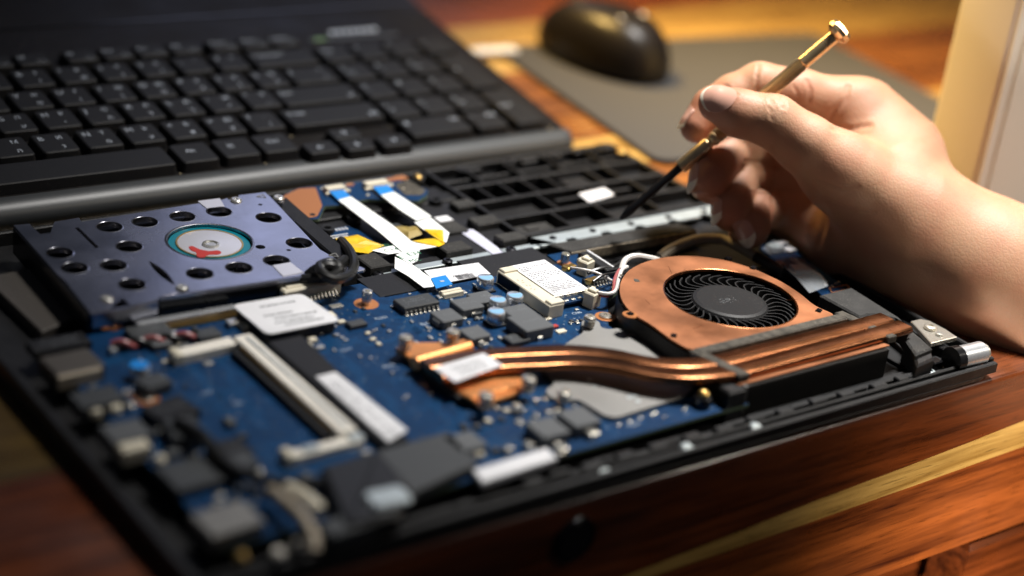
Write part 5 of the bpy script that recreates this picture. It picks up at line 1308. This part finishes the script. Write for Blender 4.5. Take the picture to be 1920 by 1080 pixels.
# skin folds, pressed into the side of the hand that the folds lie on
uv = np.stack([960+FPX*HV[:, 0]/HV[:, 2], 540-FPX*HV[:, 1]/HV[:, 2]], -1)
folds = [([(1422, 122), (1419, 145), (1416, 170)], 2.4, .9), ([(1362, 160), (1372, 170), (1380, 178)], 2, .7), ([(1452, 182), (1462, 190), (1466, 204)], 1.9, .48), ([(1458, 180), (1472, 190), (1474, 206)], 1.9, .48), ([(1443, 184), (1450, 196), (1452, 208)], 1.9, .42),
         ([(1440, 200), (1450, 214), (1446, 226)], 2, .5), ([(1590, 162), (1586, 185), (1564, 210), (1556, 224)], 4.0, .7), ([(1562, 242), (1590, 243), (1616, 238), (1632, 236)], 4.0, .45), ([(1522, 345), (1536, 372), (1549, 395), (1546, 425), (1534, 462)], 4.5, .35), ([(1536, 372), (1570, 372), (1596, 364)], 4, .12),
         ([(1512, 150), (1520, 170), (1516, 192)], 3, .5), ([(1488, 160), (1496, 176), (1494, 192)], 2.4, .35), ([(1530, 335), (1580, 352), (1610, 350)], 3, .3), ([(1545, 372), (1590, 392), (1640, 396)], 3, .3), ([(1448, 275), (1450, 320), (1446, 362), (1450, 420)], 2.4, .8), ([(1396, 302), (1448, 303)], 2, .7), ([(1400, 362), (1450, 364)], 2, .8), ([(1400, 362), (1425, 366)], 2, .2)]
g = grad(HV); g /= np.linalg.norm(g, axis=1)[:, None]+1e-9
front = np.clip(-(g*HV).sum(1)/np.linalg.norm(HV, axis=1)*2.5, 0, 1)
disp = np.zeros(len(HV))
for line, wd, am in folds:
    dm = np.full(len(HV), 1e9)
    for a, b in zip(line[:-1], line[1:]):
        a, b = np.array(a, float), np.array(b, float); t = np.clip(((uv-a)@(b-a))/((b-a)@(b-a)), 0, 1); dm = np.minimum(dm, np.linalg.norm(uv-a-t[:, None]*(b-a), axis=1))
    disp -= am*(np.exp(-(dm/wd)**2)-.35*np.exp(-((dm-wd*2.2)/wd)**2))
HV = HV+g*(disp*front)[:, None]
def towld(p): p = np.atleast_2d(p); return CAM+p[:, :1]*RT+p[:, 1:2]*UP+p[:, 2:3]*FW
WV = towld(HV)
# skin colour: redder towards fingertips and knuckle folds
red = np.zeros(len(HV))
for name, c in CH.items():
    tip = cs(*c[-1][:3]); red = np.maximum(red, np.exp(-(np.linalg.norm(HV-tip, axis=1)/15)**2))
red = np.clip(red*.85+np.clip(-disp, 0, 1)*.35, 0, 1)
def skin_material():
    m = bpy.data.materials.new('skin'); m.use_nodes = True; nt = m.node_tree; N = nt.nodes; L = nt.links; b = N['Principled BSDF']
    at_ = N.new('ShaderNodeAttribute'); at_.attribute_name = 'redness'; g = N.new('ShaderNodeNewGeometry')
    n1 = N.new('ShaderNodeTexNoise'); n1.inputs['Scale'].default_value = 70; n1.inputs['Detail'].default_value = 5; L.new(g.outputs['Position'], n1.inputs['Vector'])
    ad = N.new('ShaderNodeMath'); ad.operation = 'MULTIPLY_ADD'; ad.inputs[1].default_value = 1.5; L.new(n1.outputs[0], ad.inputs[0]); ad.inputs[2].default_value = -.62
    a2 = N.new('ShaderNodeMath'); a2.operation = 'ADD'; a2.use_clamp = True; L.new(ad.outputs[0], a2.inputs[0]); L.new(at_.outputs['Fac'], a2.inputs[1])
    mx = N.new('ShaderNodeMix'); mx.data_type = 'RGBA'; L.new(a2.outputs[0], mx.inputs[0]); mx.inputs[6].default_value = (.47, .265, .16, 1); mx.inputs[7].default_value = (.42, .165, .098, 1)
    L.new(mx.outputs[2], b.inputs['Base Color']); b.inputs['Roughness'].default_value = .54; b.inputs['Specular IOR Level'].default_value = .4
    b.inputs['Subsurface Weight'].default_value = .22; b.inputs['Subsurface Radius'].default_value = (1, .32, .16); b.inputs['Subsurface Scale'].default_value = .0035
    v = N.new('ShaderNodeTexVoronoi'); v.feature = 'DISTANCE_TO_EDGE'; v.inputs['Scale'].default_value = 620; v.inputs['Randomness'].default_value = 1
    nv = N.new('ShaderNodeTexNoise'); nv.inputs['Scale'].default_value = 60; nv.inputs['Detail'].default_value = 2; L.new(g.outputs['Position'], nv.inputs['Vector'])
    mv = N.new('ShaderNodeMix'); mv.data_type = 'VECTOR'; mv.inputs[0].default_value = .004; L.new(g.outputs['Position'], mv.inputs[4]); L.new(nv.outputs['Color'], mv.inputs[5]); L.new(mv.outputs[1], v.inputs['Vector'])
    n2 = N.new('ShaderNodeTexNoise'); n2.inputs['Scale'].default_value = 190; n2.inputs['Detail'].default_value = 7; L.new(g.outputs['Position'], n2.inputs['Vector'])
    cl = N.new('ShaderNodeMath'); cl.operation = 'MINIMUM'; cl.inputs[1].default_value = .18; L.new(v.outputs['Distance'], cl.inputs[0])
    sm = N.new('ShaderNodeMath'); sm.operation = 'MULTIPLY_ADD'; sm.inputs[1].default_value = 2.2; L.new(cl.outputs[0], sm.inputs[0]); L.new(n2.outputs[0], sm.inputs[2])
    bp = N.new('ShaderNodeBump'); bp.inputs['Strength'].default_value = .24; bp.inputs['Distance'].default_value = .0004; L.new(sm.outputs[0], bp.inputs['Height']); L.new(bp.outputs[0], b.inputs['Normal'])
    return m
M['skin'] = skin_material()
hm = MB(); hm.v = [tuple(p) for p in WV]; hm.f = [tuple(q) for q in HQ]; hm.m = [0]*len(HQ)
hand = hm.build('hand', M['skin'], smooth=3.2)
at_ = hand.data.attributes.new('redness', 'FLOAT', 'POINT'); at_.data.foreach_set('value', red.astype(np.float32))
tag(hand, 'bare right hand and forearm gripping the thin brass screwdriver between thumb and fingers', 'hand')
# nails, laid on the skin
M['nail'] = material('fingernail', (.60, .34, .26), .24, coat=.35); M['nailtip'] = material('nail_free_edge', (.86, .77, .62), .35)
def nail(u, v, w, axis, nrm, wid, ln, tipf=.18, over=1.0):
    c = cs(u, v, w); a = np.array(axis, float); nn = np.array(nrm, float); nn /= np.linalg.norm(nn); a -= nn*(a@nn); a /= np.linalg.norm(a); s = np.cross(a, nn)
    na, ns = 12, 9; P_ = []
    for i in range(na+1):
        for j in range(ns+1):
            ta = -1+2*i/na; ts = -1+2*j/ns
            ww = wid/2*(1-.10*max(0, ta)**2)*(math.sqrt(max(0, 1-(max(0, -ta-.35)/.9)**2)))
            end = ln/2*ta-(.26*ln*ts*ts if ta > 0 else -.10*ln*ts*ts)*abs(ta)
            p = c+a*end+s*ts*ww+nn*9; P_.append(p)
    P_ = np.array(P_); 
    for _ in range(40): P_ = P_-nn*np.clip(hand_sdf(P_), -.8, .8)[:, None]*.8
    d = ((P_-c)@nn).reshape(na+1, ns+1); lim = np.median(d)-3.0
    for i in range(na+1):          # the free edge runs on straight past the fingertip
        if -1+2*i/na > 1-2*tipf*1.3 and i > 1: d[i] = np.maximum(d[i], 2*d[i-1]-d[i-2]-.02)
    d = np.maximum(d, lim); base = (P_-c)-((P_-c)@nn)[:, None]*nn
    P_ = c+base+nn*(d.reshape(-1)+.28)[:, None]; Q_ = P_-nn*.5
    W_ = towld(P_); B_ = towld(Q_); q = MB(); n0 = len(W_); I = lambda i, j: i*(ns+1)+j
    for i in range(na):
        for j in range(ns):
            q.mi = 1 if i >= na*(1-tipf) else 0
            q.f.append((I(i, j), I(i, j+1), I(i+1, j+1), I(i+1, j))); q.m.append(q.mi)
    ring = [I(0, j) for j in range(ns+1)]+[I(i, ns) for i in range(1, na+1)]+[I(na, j) for j in range(ns-1, -1, -1)]+[I(i, 0) for i in range(na-1, 0, -1)]
    for x, y in zip(ring, ring[1:]+ring[:1]): q.f.append((x, y, n0+y, n0+x)); q.m.append(1 if x >= I(int(na*(1-tipf)), 0) else 0)
    q.v = [tuple(p) for p in W_]+[tuple(p) for p in B_]
    o = q.build('fingernail', [M['nail'], M['nailtip']], hand, smooth=1.0)
    bm = bmesh.new(); bm.from_mesh(o.data); bmesh.ops.recalc_face_normals(bm, faces=bm.faces); bm.to_mesh(o.data); bm.free()
nail(1347, 190, -14, (-.95, .28, 0), (-.10, .50, -.86), 11.5, 14.5, .14)
nail(1305, 334, 3, (-.22, -.95, -.2), (-.86, .12, -.50), 9.0, 14, .34)
nail(1345, 395, 3, (-.22, -.95, -.2), (-.84, .14, -.52), 8.6, 13, .34)
nail(1400, 437, 2, (.42, -.88, 0), (-.48, -.22, -.85), 8.0, 12, .40)
nail(1290, 224, 10, (-.45, -.89, 0), (-.80, .50, .33), 9, 11, .2)
